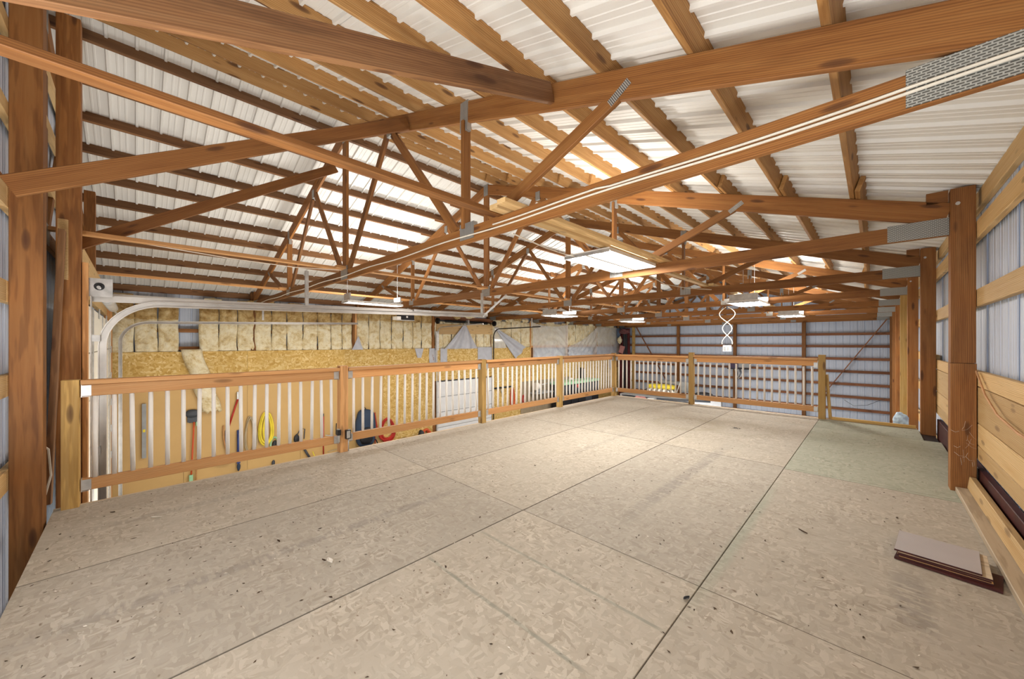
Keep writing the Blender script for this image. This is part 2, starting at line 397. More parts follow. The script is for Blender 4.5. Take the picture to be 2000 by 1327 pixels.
# ---------- corrugated sheet: width along local x, length along local z, ribs toward -y
def sheet_mesh(length, mat, key):
    if key in CACHE: return CACHE[key]
    p = []; W = .914; pitch = W / 4
    for k in range(4):
        b = k * pitch
        if k == 0: p += [(0, .004), (.006, .004), (.007, 0)]
        p += [(b + .026 if k else .026, 0), (b + .035, -.024), (b + .055, -.024), (b + .064, 0),
              (b + .108, 0), (b + .113, -.004), (b + .127, -.004), (b + .132, 0), (b + .165, 0), (b + .170, -.004), (b + .184, -.004), (b + .189, 0)]
    p.append((W + .004, -.0015))
    vs = [(x, y, 0) for x, y in p] + [(x, y, length) for x, y in p]; n = len(p)
    fs = [(i, i + 1, n + i + 1, n + i) for i in range(n - 1)]
    me = bpy.data.meshes.new('corrugated_sheet'); me.from_pydata(vs, [], fs); me.materials.append(mat); me.update(); CACHE[key] = me
    return me
def place_sheet(name, me, parent, origin, xdir, zdir):
    x = Vector(xdir).normalized(); z = Vector(zdir).normalized(); y = z.cross(x)
    M = Matrix((x, y, z)).transposed().to_4x4(); M.translation = Vector(origin); return link(name, me, parent, M)

# ------------------------------------------------------------------ roof (ceiling)
ceiling = struct('ceiling')
slope_len = (XR + .25 - XC) * math.sqrt(1 + SL * SL)
rm = sheet_mesh(slope_len, ROOFM, 'roof')
npan = int((Y1 + .1 - Y0) / .914) + 1
for i in range(npan):
    y = Y0 - .1 + i * .914
    # right slope: local x=+Y, z from eave to ridge, outward (-local y) must be up
    e = Vector((XR + .25, y, zt(XR + .25) + PH)); r = Vector((XC, y, zt(XC) + PH))
    place_sheet('roof_panel', rm, ceiling, e + Vector((0, .914, 0)), (0, -1, 0), r - e)
    e2 = Vector((2 * XC - XR - .25, y, zt(XR + .25) + PH))
    place_sheet('roof_panel', rm, ceiling, e2, (0, 1, 0), r - e2)
MB().poly([(XC, Y0 - .1, zt(XC) + PH + .05), (XC, Y1 + .1, zt(XC) + PH + .05), (XC + .16, Y1 + .1, zt(XC) + PH - .005), (XC + .16, Y0 - .1, zt(XC) + PH - .005)], ROOFM)\
    .poly([(XC, Y0 - .1, zt(XC) + PH + .05), (XC, Y1 + .1, zt(XC) + PH + .05), (XC - .16, Y1 + .1, zt(XC) + PH - .005), (XC - .16, Y0 - .1, zt(XC) + PH - .005)], ROOFM).build('ridge_cap', ceiling)
segs = [(TY[0], 5.12), (4.62, 10.62), (10.12, 16.1), (15.6, TY[-1] + .05)]
for side in (1, -1):
    for k in range(10):
        xk = -.13 - .57 * k
        for s, (a, b_) in enumerate(segs):
            x = xk + (.0 if s % 2 == 0 else .042)
            X = x if side > 0 else 2 * XC - x
            up = NRM if side > 0 else Vector((-SL, 0, 1)).normalized()
            z = zt(x) + .0715 * 1.05
            board('purlin', (X, a, z), (X, b_, z), .038, .136, W_PURL if side > 0 else W_OLD if s == 0 else W_TRUSS, ceiling, up)
    X = .645 if side > 0 else 2 * XC - .645
    wbox('eave_purlin', X - .02, X + .02, TY[0], TY[-1], 2.37, 2.51, W_PLANK if side > 0 else W_OLD, ceiling)

# ------------------------------------------------------------------ trusses
def plate(p, parent, x, z, w, h, ang=0, ribs=True):
    y = parent.location.y
    o = board(p, (0, 0, 0), (w, 0, 0), .046, h, PLATER if ribs else PLATE, parent, (0, 0, 1), 0)
    M = Matrix.Translation((x, y, z)) @ Matrix.Rotation(-ang, 4, 'Y'); o.matrix_basis = WINV[parent.name] @ M
    return o
def make_truss(y, label):
    t = thing('roof_truss', label, 'truss', (XC, y, 2.155), 'wooden roof trusses')
    for s in (1, -1):
        f = lambda x: x if s > 0 else 2 * XC - x
        def bd(n, x0, z0, x1, z1, h, th=.038): return board(n, (f(x0), y, z0), (f(x1), y, z1), th, h, W_TRUSS, t, (0, 0, 1))
        o = .092 * math.sqrt(1 + SL * SL)
        bd('top_chord', .455, zt(.455) - o, XC + .0, zt(XC) - o, .184)
        bd('bottom_chord', .455, 2.225, XC + .001, 2.225, .14, .0378)
        bd('web', -2.70, 2.29, -2.70, zt(-2.7) - .185, .089, .037)
        bd('web', -2.36, 2.30, -1.16, zt(-1.16) - .16, .089, .0372)
        bd('web', -2.84, 2.30, -4.08, zt(-4.08) - .20, .089, .0374)
        bd('web', -4.22, zt(-4.22) - .20, -5.36, 2.30, .089, .0376)
        plate('truss_plate', t, f(.275), 2.235, .37, .15, 0, False)
        plate('truss_plate', t, f(-2.70), zt(-2.7) - .14, .11, .27, s * -.04)
        plate('truss_plate', t, f(-2.66), 2.26, .20, .15)
        plate('truss_plate', t, f(-1.14), zt(-1.14) - .15, .16, .05, s * math.atan2(.75, 1.2) * (1 if s > 0 else 1))
        plate('truss_plate', t, f(-4.15), zt(-4.15) - .16, .10, .14)
        wbox('heel_block', *sorted((f(.33), f(.455))), y - .019, y + .019, 2.44, 2.545, W_POST, t)
    board('web', (XC, y, 2.29), (XC, y, zt(XC) - .15), .0385, .14, W_TRUSS, t, (1, 0, 0))
    plate('truss_plate', t, XC, 2.255, .24, .19); plate('truss_plate', t, XC, zt(XC) - .12, .12, .22)
    return t
ords = ['near gable end truss just behind the first wall posts', 'nearest roof truss, with white cables clipped along its bottom chord',
        'second roof truss, just behind the big fluorescent light, ending at the large bare post',
        'third roof truss from the camera, over the far railing of the loft', 'fourth roof truss, the one the white outlet box hangs from',
        'fifth roof truss from the camera, past the loft', 'sixth roof truss, behind the farthest right-hand light', 'seventh roof truss, last one before the far wall', 'far gable truss standing on the ribbed far wall']
T1 = make_truss(TY[1], ords[1]); bpy.context.view_layer.update()
KIDS = {T1.name: [c for c in T1.children]}
for i, y in enumerate(TY):
    if i != 1: dup(T1, (XC, y, 2.155), ords[i])
# ------------------------------------------------------------------ wall posts
def post(x0, x1, y0, y1, z0, z1, label, mat=W_POST, split=None, bolt=None, name='wall_post', grp='square wall posts'):
    t = thing(name, label, 'post', ((x0 + x1) / 2, (y0 + y1) / 2, z0), grp)
    if split:
        wbox('lower_timber', x0, x1, y0, y1, z0, split - .004, mat, t); wbox('upper_timber', x0 + .002, x1 - .003, y0 + .003, y1, split, z1, mat, t)
    else: wbox('timber', x0, x1, y0, y1, z0, z1, mat, t)
    if bolt:
        MB().tube([(bolt[0], y0 - .010, bolt[1]), (bolt[0], y0 + .03, bolt[1])], .014, GALV, 8).build('bolt_head', t)
    return t
rl = ['thick bare wall post at right, beside the stacked horizontal planks, cobwebs near its foot', 'second right wall post, at the far corner of the loft floor', 'third right wall post, just past the end of the loft floor',
      'fourth right wall post along the far stretch', 'fifth right wall post along the far stretch', 'sixth right wall post along the far stretch', 'seventh right wall post, last before the far corner']
post(.46, .60, TY[1] - .07, TY[1] + .07, GZ, 2.53, 'right wall post close beside the camera, out of the frame', W_POST)
for i in range(7):
    y = TY[2 + i]; zb = 0 if False else GZ
    post(.46, .60, y - .09, y + .05, zb, 2.53, rl[i], W_POST if i != 3 else W_NEWEL, 1.07 if i == 0 else None, (.50, 2.40))
LPOSTS = []
for i in range(8):
    y = TY[1 + i]
    LPOSTS.append(y)
# near gable wall posts
post(-4.14, -4.0, -.58, -.44, GZ, zt(-4.1) - .2, 'big dark wooden post at the left edge of the photo', W_POST)
post(-5.10, -4.96, -.48, -.34, GZ, zt(-5) - .15, 'second wooden post at left, between the big post and the overhead door', W_POST)
post(-8.10, -7.96, -.52, -.41, 2.3, zt(-8.05) - .15, 'short gable post above the overhead door header', W_POST)
for i, x in enumerate((-10.47, -7.82, -5.03, -2.27)):
    post(x - .07, x + .07, 21.22, 21.36, GZ, 2.16, ['leftmost far wall post beside the dark red tarp', 'second far wall post, above the yellow float', 'middle far wall post behind the hanging outlet box', 'far wall post seen behind the right end of the railing'][i], W_TRUSS if i else W_NEWEL)

# ------------------------------------------------------------------ walls
wall_right = struct('wall_right'); wall_left = struct('wall_left'); wall_far = struct('wall_far'); wall_near = struct('wall_near')
wm = sheet_mesh(5.0, WALLM, 'wallsheet')
n = int((Y1 - Y0) / .914) + 1
for i in range(n):
    place_sheet('wall_panel', wm, wall_right, (.665, Y0 + i * .914, GZ), (0, 1, 0), (0, 0, 1))
    place_sheet('wall_panel', wm, wall_left, (XL - .065, Y0 + (i + 1) * .914, GZ), (0, -1, 0), (0, 0, 1))
nx = int((.67 - XL + .06) / .914) + 1
wg = sheet_mesh(7.1, WALLM, 'gablesheet')
for i in range(nx):
    place_sheet('wall_panel', wg, wall_far, (.70 - i * .914, Y1 + .02, GZ), (-1, 0, 0), (0, 0, 1))
    place_sheet('wall_panel', wg, wall_near, (XL - .07 + i * .914, TY[0] - .045, GZ), (1, 0, 0), (0, 0, 1))
for z in (1.605, 2.165):
    for i in range(8): wbox('girt', .60, .64, TY[i] , TY[i + 1], z - .07, z + .07, W_PLANK if z > 0 else W_OLD, wall_right)
for z in (1.0, .45, -.15, -.75, -1.35, -1.95):
    for i in range(3, 8): wbox('girt', .60, .64, TY[i], TY[i + 1], z - .07, z + .07, W_PLANK, wall_right)
for i in range(3): wbox('gap_shade_board', .615, .655, TY[i] + .003, TY[i + 1] - .003, -.12, .20, LAMB, wall_right)  # dark strip standing in for the shaded gap below the planks
for z0, z1 in ((.882, 1.005), (.585, .876), (.405, .579), (.285, .400)):
    for i in range(3): wbox('plank', .605, .643, TY[i] + .003, TY[i + 1] - .003, z0, z1, W_PLANK, wall_right)
for z in (1.605, 1.08, .54, -.005, -.545, -1.085, -1.62, -2.15):
    for a, b_ in ((XL, -10.47), (-10.47, -7.82), (-7.82, -5.03), (-5.03, -2.27), (-2.27, .6)):
        wbox('girt', a + .002, b_ - .002, 21.36, 21.40, z - .055, z + .055, W_GIRT, wall_far)
board('wind_brace', (.38, 21.20, 2.18), (-1.55, 21.20, -1.0), .038, .10, W_GIRT, wall_far, (0, 1, 0)).data
board('wind_brace', (-10.25, 21.20, 2.16), (-8.35, 21.20, -1.1), .038, .10, W_GIRT, wall_far, (0, 1, 0))
for k in range(6):
    z = 2.6 + k * .35
for z in (-1.9, -1.3, -.7, .35, .96, 1.57, 2.18):
    wbox('girt', -3.95, -.9, -.62, -.58, z - .07, z + .07, W_PLANK, wall_near)
    wbox('girt', -4.95, -3.96, -.62, -.58, z - .07, z + .07, W_PLANK, wall_near)
for z in (2.75, 3.3, 3.8):
    h = (XC - 0) ; half = max(0, (zt(XC) - z) / SL - .25)
    wbox('girt', XC - half, XC + half, -.62, -.58, z - .05, z + .05, W_PLANK, wall_near)
    wbox('girt', XC - half, XC + half, 21.36, 21.40, z - .05, z + .05, W_GIRT, wall_far)
wbox('door_header', -11.3, -4.96, -.47, -.41, 1.78, 2.30, W_PLANK, wall_near)
wbox('door_jamb', -5.06, -4.985, -.335, -.30, GZ, 1.95, W_RAIL, wall_near)
wbox('door_jamb', -11.10, -10.95, -.45, -.34, GZ, 2.05, W_RAIL, wall_near)
# left wall facing
LX = -11.44
for y in LPOSTS: wbox('wall_stud', XL, XL + .14, y - .07, y + .07, GZ, 2.53, W_TRUSS, wall_left)
def lw(name, y0, y1, z0, z1, mat, t=.012): return wbox(name, LX, LX + t, y0 + .002, y1 - .002, z0 + .002, z1 - .002, mat, wall_left, .0015)
for y in (-.45, 1.99, 4.43): lw('osb_panel', y, min(y + 2.44, 5.84) if y > 4 else y + 2.44, .40, 1.03, OSB_W)
lw('osb_panel', 5.84, 6.85, .40, 1.03, OSB_W); lw('osb_panel', 6.85, 7.60, .40, 1.03, OSB_W)
for y in (-.45, .77, 1.99, 3.21, 4.43): lw('hardboard_panel', y, y + 1.22, GZ, .40, HARDB)
lw('osb_panel', 5.65, 6.87, GZ, .40, OSB_W); lw('osb_panel', 6.87, 7.60, GZ, .40, OSB_W); lw('osb_panel', 7.60, 10.46, -.17, 1.03, OSB_W)
for y in (10.46, 11.68, 12.9, 15.3, 17.7): lw('osb_panel', y, y + (1.22 if y < 12 else 2.4), GZ, 1.03 if y < 12 else .40, OSB_W)
lw('osb_panel', 20.1, 21.2, GZ, -.3, OSB_W)
for a, b_ in ((12.9, 15.7), (15.7, 18.57), (18.57, 21.2)): wbox('rail_strip', LX - .01, LX + .03, a, b_, 1.0, 1.09, W_RAIL, wall_left)
for y in (12.90, 15.70, 18.57, 21.2): wbox('stud', LX - .05, LX + .025, y - .02, y + .02, GZ, 2.2, W_RAIL, wall_left)
for z in (1.10, 1.52, 2.12): wbox('girt', LX - .14, LX - .10, .3, 7.6, z - .045, z + .045, W_POST, wall_left)
wbox('stud', LX - .10, LX - .0, 4.66, 4.72, 1.03, 2.2, W_TRUSS, wall_left); wbox('stud', LX - .10, LX - .0, 4.73, 4.79, 1.03, 2.2, W_RAIL, wall_left)
wbox('stud', LX - .10, LX + .02, 7.53, 7.60, GZ, 2.2, W_POST, wall_left)
for (a, b_, za, zb) in ((7.70, 9.0, 1.55, 1.93), (9.1, 10.46, 1.58, 1.96)): wbox('header_board', LX, LX + .03, a, b_, za, zb, W_PLANK, wall_left)
wbox('header_board', LX - .02, LX + .03, 7.62, 10.5, 2.08, 2.22, W_GIRT, wall_left)
# fibreglass batts
def batt_mesh(w, h, t, mat, seed):
    b = MB(); rn = random.Random(seed); ph = [rn.uniform(0, 7) for _ in range(5)]
    def fn(u, v):
        e = min(u, 1 - u) * w; ev = min(v, 1 - v) * h
        d = t * min(1, (e / .035 + .12)) ** .5 * min(1, (ev / .04 + .25)) ** .5
        d += .014 * math.sin(9 * v * h + ph[0]) * math.sin(11 * u + ph[1]) + .010 * math.sin(23 * v * h + ph[2] + 4 * u) + .006 * rn.uniform(-1, 1)
        return (max(.004, d) - .02, (u - .5) * w + .008 * math.sin(7 * v * h + ph[3]), (v - .5) * h)
    b.grid(fn, 12, 14, mat)
    me = b.mesh(); return me
bounds = [-.40, -.03, .34, .69, 1.04, 1.42, 1.79, 2.15, 2.53, 2.89, 3.29, 3.67, 4.04, 4.36, 4.66, 4.79, 5.18, 5.56, 5.96, 6.38, 6.75, 7.10, 7.53]
k = 0
for a, b_ in zip(bounds[:-1], bounds[1:]):
    k += 1
    if abs(a - .69) < .01 or abs(a - 4.66) < .01: continue
    cut = 1.76 if a < 4.6 else 1.94
    for z0, z1, mt in ((1.03, cut, INS), (cut, 2.24 + .05 * math.sin(k * 2.1), INST)):
        me = batt_mesh(b_ - a - .012, z1 - z0 + .03, .07 + .015 * math.sin(k * 1.7), mt, k + int(z0 * 10))
        link('insulation_batt', me, wall_left, Matrix.Translation((LX - .04, (a + b_) / 2, (z0 + z1) / 2)))
y = 7.62; k = 40
while y < 21.1:
    wd_ = .40 if y < 10.4 else .62; k += 1
    z1 = 2.05 if y < 10.4 else 2.20 + .05 * math.sin(k * 3.3)
    me = batt_mesh(min(wd_, 21.15 - y) - .012, z1 - 1.03, .06, INS, k)
    link('insulation_batt', me, wall_left, Matrix.Translation((LX - .045, y + wd_ / 2, (z1 + 1.03) / 2))); y += wd_
# torn batt pieces along the eave
for i, y in enumerate([1.3, 2.3, 2.75, 3.1, 7.2, 8.6, 9.2, 10.9, 11.5, 12.0, 12.5, 13.4, 15.9, 16.9, 18.0, 19.2, 20.3]):
    o = MB().blob((LX + .02, y, 2.24 + .04 * math.sin(i * 2.2)), (.09, .17 + .09 * abs(math.sin(i * 1.3)), .075), INST if i % 2 else INS, i, 3, .25).build('loose_batt', wall_left)

# ------------------------------------------------------------------ floors
ground = struct('floor_ground'); ground.name = 'floor'; WINV['floor'] = Matrix()
wbox('concrete_slab', XL - .05, .66, Y0, Y1, GZ - .12, GZ, CONCR, ground, 0)
loft = struct('floor_loft'); loft['label'] = None if False else 'loft deck of worn strand board sheets'
xs = [-4.33, -3.095, -1.852, -.632, .60]; rows = [-.43, 2.005, 4.52, 6.98, 7.78]
for i in range(4):
    for j in range(4):
        g = .0026
        x0, x1 = xs[i], xs[i + 1]; y0, y1 = rows[j], rows[j + 1]
        if i == 3:
            if j == 3: x1 = .455
            y0, y1 = [(-.43, 2.005), (2.005, 4.46), (4.46, 6.98), (6.98, 7.78)][j]
        gx = .0030
        z = -.0006 * ((i * 3 + j * 5) % 3)
        wbox('strand_board_sheet', x0 + gx, x1 - .0026, y0 + g, y1 - g, -.019 + z, z, OSB_G if (i == 3 and j >= 2) else OSB_F, loft, .0016)
wbox('gap_shade_sheet', -4.32, .59, -.42, 7.77, -.0245, -.021, BLACK, loft, 0)  # added black sheet, blocks light from below so the gaps look shaded
wbox('rim_board', -4.36, -4.325, -.43, 7.87, -.26, -.001, W_DUSTY, loft); wbox('rim_board', -4.36, .44, 7.785, 7.875, -.03, .006, W_DUSTY, loft)
wbox('rim_joist', -4.32, .44, 7.83, 7.87, -.28, -.032, W_DUSTY, loft); wbox('rim_joist', -4.32, .5, -.425, -.385, -.26, -.025, W_OLD, loft)
for k in range(14): wbox('joist', -4.32, .55, -.3 + k * .61, -.262 + k * .61, -.255, -.027, W_OLD, loft)
# ------------------------------------------------------------------ braces
def brace(label, p0, p1, w, h, mat, up=(0, 0, 1), name='diagonal_brace', grp=None):
    o = board(name, p0, p1, w, h, mat, None, up); return tag(o, label, 'brace', grp)
y1b = TY[1] - .04
brace('short end of thick diagonal brace crossing the top centre, nailed to the nearest truss', (-1.67, -.50, 2.155), (-1.67, y1b, 3.045), .038, .14, W_OLD)
brace('rough diagonal brace rising from the big left post to the nearest truss', (-3.68, -.535, 2.17), (-3.68, y1b, 3.66), .038, .125, W_POST)
brace('lower left diagonal brace running up to the steep side of the nearest truss', (-5.77, -.42, 2.24), (-5.77, y1b, 3.86), .038, .12, W_POST)
rowlab = {-2.26: 'right of centre', -5.57: 'under the ridge', -8.55: 'left of centre'}
bays = ['first', 'second', 'third', 'fourth', 'fifth', 'sixth', 'seventh', 'eighth']
for xr, lb in rowlab.items():
    for i in range(0, 8, 2):
        for q in (0, 1):
            if i + q > 7: continue
            j = i + q; x = xr + (.0 if j % 2 == 0 else .10)
            zz = 2.318 + (.005 if j % 2 else 0)
            if xr == -2.26 and j == 0: zz = 2.318
            a, b_ = TY[j] - .15 if j else TY[0], TY[j + 1] + .12
            if xr == -2.26:
                brace('pale tie board flat on the bottom chords %s, %s bay from camera' % (lb, bays[j]), (x, a, zz), (x, b_, zz), .089, .038, W_PLANK if j else W_POST, name='tie_board', grp='tie boards along the trusses')
            else:
                brace('brown tie board flat on the bottom chords %s, %s bay from camera' % (lb, bays[j]), (x, a, zz), (x, b_, zz), .089, .038, W_RAIL, name='tie_board', grp='tie boards along the trusses')
brace('second pale tie board beside the big fluorescent light, from the nearest truss to the second', (-2.02, TY[1] - .2, 2.318), (-1.98, TY[2] + .2, 2.318), .089, .038, W_PLANK, name='tie_board')
for j in (3, 5):
    brace('diagonal cross brace under the roof between trusses, %s' % ('above the hanging outlet box' if j == 3 else 'far down the building'), (-5.4, TY[j] + .04, 2.36), (-5.4, TY[j + 1] - .04, zt(-5.4) - .25), .038, .089, W_TRUSS)

# ------------------------------------------------------------------ railing
bal_me = MB().tube([(0, 0, 0), (0, 0, .66)], .0155, WHITEP, 10).mesh()
def newel(x, y, top, label, mat=W_NEWEL):
    t = thing('newel_post', label, 'post', (x, y, 0), 'newel posts of the loft railing')
    wbox('timber', x - .045, x + .045, y - .045, y + .045, .0, top, mat, t)
    return t
NX = -4.325
newel(NX + .01, -.345, .958, 'short yellow newel post at the left end of the railing, knotty near its foot')
newel(NX, 1.65, .975, 'newel post with the gate latch and black lock box near its foot', W_RAIL)
newel(NX, 3.75, .98, 'newel post in front of the white roll-up door of the left wall')
newel(NX, 5.72, .985, 'newel post left of the green-topped bench')
newel(NX, 7.80, .995, 'corner newel post where the two railings meet')
newel(-2.61, 7.81, 1.04, 'tall newel post in the middle of the far railing')
newel(-.60, 7.81, 1.04, 'end newel post of the far railing, beside the opening')
board('raking_strut', (-.50, 7.86, 0), (-.545, 7.86, .72), .038, .085, W_NEWEL, None, (0, 1, 0))
tag(bpy.data.objects['raking_strut'], 'slanting strut behind the end newel post of the far railing', 'strut')
def rail_section(axis, fixed, a, b_, n, label, name='railing_section', br=True, dz=0, lift=0):
    mid = (a + b_) / 2
    loc = (fixed, mid, 0) if axis == 'y' else (mid, fixed, 0)
    t = thing(name, label, 'railing', loc, 'loft railing sections')
    P = (lambda u, o, z: (fixed + o, u, z)) if axis == 'y' else (lambda u, o, z: (u, fixed - o, z))
    board('cap_rail', P(a, .008, .937 + lift), P(b_, .008, .937 + dz + lift), .089, .036, W_RAIL, t)
    board('top_rail', P(a + .005, 0, .872 + lift), P(b_ - .005, 0, .872 + dz + lift), .038, .089, W_RAIL, t)
    board('bottom_rail', P(a + .005, 0, .150), P(b_ - .005, 0, .148), .038, .089, W_RAIL, t)
    st = (b_ - a) / (n + .35)
    for i in range(n):
        u = a + st * (i + .68)
        p = P(u, 0, .18); o = link('baluster', bal_me, t, Matrix.Translation(p) @ Matrix.Rotation(random.uniform(-.012, .012), 4, 'X'))
    if br:
        for u, sg in ((a, 1), (b_, -1)):
            for z in (.872, .150):
                q = MB()
                c0 = P(u + sg * .002, .024, z); 
                q.box(P(u + sg * .028, .0225, z), (.004, .05, .08) if axis == 'y' else (.05, .004, .08), GALV)
                q.box(P(u + sg * .003, .0, z), (.05, .004, .10) if axis == 'y' else (.004, .05, .10), GALV)
                q.box(P(u + sg * .02, .0, z - .047), (.044, .04, .003) if axis == 'y' else (.04, .044, .003), GALV)
                q.build('joist_hanger', t)
    return t
g = rail_section('y', NX, -.295, 1.600, 18, 'nearest railing section, a swing gate before the tool wall', 'railing_gate')
rail_section('y', NX, 1.70, 3.70, 18, 'second railing section, in front of the backpack and white roll-up door', dz=.012)
rail_section('y', NX, 3.80, 5.67, 17, 'third railing section, before the small rack and strand board wall', dz=.01, lift=.012)
rail_section('y', NX, 5.77, 7.75, 18, 'fourth railing section, in front of the green-topped bench', lift=.022)
rail_section('x', 7.81, -4.27, -2.66, 16, 'left half of the far railing, in front of the yellow float', lift=.012)
rail_section('x', 7.81, -2.56, -.65, 17, 'right half of the far railing, in front of the ribbed far wall', lift=.027)
# gate hardware
t = thing('gate_latch', 'black latch box with steel drop bolt on the second newel post', 'latch', (NX + .05, 1.66, .02))
MB().bx(NX + .046, NX + .085, 1.655, 1.71, .15, .25, BLACK).bx(NX + .085, NX + .088, 1.662, 1.70, .16, .24, GALV).build('latch_box', t)
MB().tube([(NX + .062, 1.69, .01), (NX + .062, 1.69, .16)], .007, GALV, 8).build('drop_bolt', t)
MB().bx(NX + .022, NX + .05, 1.58, 1.60, .12, .27, GALV).bx(NX + .02, NX + .06, 1.575, 1.61, .20, .26, BLACK).build('catch', t)

# ------------------------------------------------------------------ timber lying on the loft
tag(wbox('floor_timber', .485, .598, -.35, 4.775, .001, .040, W_DUSTY), 'dusty flat board on the loft floor along the right wall', 'board')
tag(board('floor_timber', (.580, -.35, .092), (.572, 4.77, .092), .038, .098, W_PLANK, None, (.12, 0, 1)), 'pale board standing on edge on top of the dusty flat board', 'board')
tag(wbox('floor_timber', -.48, .43, 7.785, 7.825, .007, .05, W_NEWEL), 'short timber closing the floor edge right of the end newel post', 'board')
tag(board('leaning_timber', (-4.52, -.475, .0), (-4.75, -.425, 2.16), .038, .085, W_OLD, None, (1, 0, 0)), 'slim board leaning between the two left posts', 'board')
# laminate offcuts
st = [(.000, .012, LAMB, (.11, 3.085), (.455, 2.99), (.505, 3.15), (.17, 3.24))]
def offcut(z0, z1, c, half, ang, top, side, label):
    R = Matrix.Translation((c[0], c[1], (z0 + z1) / 2)) @ Matrix.Rotation(ang, 4, 'Z')
    b = MB(); hx, hy, hz = half[0], half[1], (z1 - z0) / 2
    b.box((0, 0, 0), (2 * hx, 2 * hy, 2 * hz), side); b.box((0, 0, hz + .0004), (2 * hx - .001, 2 * hy - .001, .0008), top)
    o = link('laminate_board', b.mesh(), None, R); return tag(o, label, 'board', 'laminate offcuts stacked on the floor')
def cpx(x, y): return (x, y)
A = math.radians(-17)
offcut(.001, .012, (.285, 3.115), (.188, .10), math.radians(-9), LAMB, LAMB, 'lowest dark red board sticking out under the laminate stack')
offcut(.013, .022, (.278, 3.190), (.165, .158), math.radians(-4), W_PLANK, LAMB, 'lower laminate board of the stack, brown edge')
offcut(.023, .032, (.274, 3.196), (.165, .158), math.radians(-5), W_PLANK, LAMB, 'third laminate board from the floor, brown edge showing')
offcut(.033, .042, (.276, 3.194), (.166, .158), math.radians(-4.2), W_DUSTY, LAMB, 'second laminate board of the stack, cream corner sticking out')
offcut(.043, .052, (.256, 3.206), (.157, .160), math.radians(-5.5), LAM, LAMB, 'top grey laminate board of the stack')
# ------------------------------------------------------------------ fluorescent fixtures
def fixture(x, y, z, hy, label, power, hx=.30):
    t = thing('fluorescent_light', label, 'light', (x, y, z), 'ceiling shop lights')
    b = MB().bx(x - hx, x + hx, y - hy, y + hy, z + .034, z + .052, WHITEP)
    for s in (-1, 1):
        b.poly([(x + s * hx, y - hy, z + .034), (x + s * hx, y + hy, z + .034), (x + s * (hx + .012), y + hy, z + .008), (x + s * (hx + .012), y - hy, z + .008)], WHITEP)
        b.bx(x - hx, x + hx, y + s * hy - .008, y + s * hy + .008, z + .004, z + .036, GALV)
    b.build('housing', t)
    for k in (-1.5, -.5, .5, 1.5) if hx > .2 else (-.5, .5):
        xx = x + k * hx * .5
        MB().tube([(xx, y - hy + .02, z + .022), (xx, y + hy - .02, z + .022)], .016, TUBE, 8).build('tube', t)
    MB().bx(x - .02, x + .02, y - hy + .015, y + hy - .015, z + .004, z + .045, WHITEP).build('reflector', t)
    for s in (-1, 1): MB().bx(x - hx * .9, x + hx * .9, y + s * (hy - .05) - .012, y + s * (hy - .05) + .012, z + .052, z + (.064 if z > 2.2 else .2), GALV).build('hanger', t)
    l = area_light('lamp_glow', (x, y, z - .01), (hx * 1.9, hy * 1.6), power, (0, 0, 0), (1, .955, .89)); l.parent = t; l.location = (0, 0, -.01)
    l = area_light('lamp_uplight', (x, y, z + .1), (hx * 1.9, hy * 1.6), power * .62, (PI, 0, 0), (1, .97, .93)); l.parent = t; l.location = (0, 0, .10)
    zr = zt(x if x > XC else 2 * XC - x)
    if z < 2.2:
        for s in (-1, 1): MB().tube([(x, y + s * (hy - .05), z + .2), (x, y + s * (hy - .05), zr + .05)], .004, GALV, 5).build('hanging_chain', t)
    return t
fixture(-2.36, 4.22, 2.235, .60, 'big fluorescent shop light nearest the camera, between the first two trusses', 58)
fixture(-7.62, 3.55, 2.04, .60, 'fluorescent light over the insulated left wall, near the door opener', 80, .16)
fixture(-7.25, 9.6, 2.08, .58, 'fluorescent light above the plastic sheeting of the left wall', 110)
fixture(-2.02, 9.75, 2.10, .58, 'fluorescent light right of the hanging outlet box', 105)
fixture(-1.95, 15.2, 2.10, .58, 'farthest light on the right, before the far wall', 110)
fixture(-7.25, 14.6, 2.10, .58, 'farthest light on the left, above the dark red tarp', 110)

# ------------------------------------------------------------------ big overhead door in the near wall and its tracks
door_1 = struct('door_1')
for k in range(8):
    z0 = GZ + .01 + k * .51
    o = sub(wbox('door_section', -10.85, -5.15, -.40, -.35, z0, z0 + .50, DOORW, door_1))
    for x in (-10.6, -9.0, -7.3, -5.6): wbox('hinge', x - .03, x + .03, -.35, -.335, z0 + .42, z0 + .55, GALV, o)
for x in (-9.9, -8.1, -6.4): wbox('stile', x - .04, x + .04, -.352, -.340, GZ + .02, GZ + 4.08, GALV, door_1)
def track(xt, zt_, label, w, ye, rise=.11):
    t = thing('door_track', label, 'track', (xt, -.28, GZ), None)
    R = .42; pts = [(xt, -.225, GZ + .02), (xt, -.225, zt_ - R)] + [(xt, -.225 + R * (1 - math.cos(a)), zt_ - R + R * math.sin(a)) for a in [PI / 2 * i / 10 for i in range(1, 11)]] + [(xt, ye, zt_ + rise)]
    b = MB(); P = [Vector(p) for p in pts]; k = b.mi(RAILM); rings = []
    for i, p in enumerate(P):
        tg = (P[min(i + 1, len(P) - 1)] - P[max(i - 1, 0)]).normalized(); nr = Vector((1, 0, 0)).cross(tg)
        prof = [(w * .5, .028), (-w * .5, .028), (-w * .5, -.028), (w * .5, -.028), (w * .5, -.02), (-w * .38, -.02), (-w * .38, .02), (w * .5, .02)]
        rings.append([b.bm.verts.new(p + Vector((1, 0, 0)) * q[0] + nr * q[1]) for q in prof])
    for i in range(len(P) - 1):
        for j in range(8): f = b.bm.faces.new((rings[i][j], rings[i][(j + 1) % 8], rings[i + 1][(j + 1) % 8], rings[i + 1][j])); f.material_index = k
    b.build('rail', t)
    return t
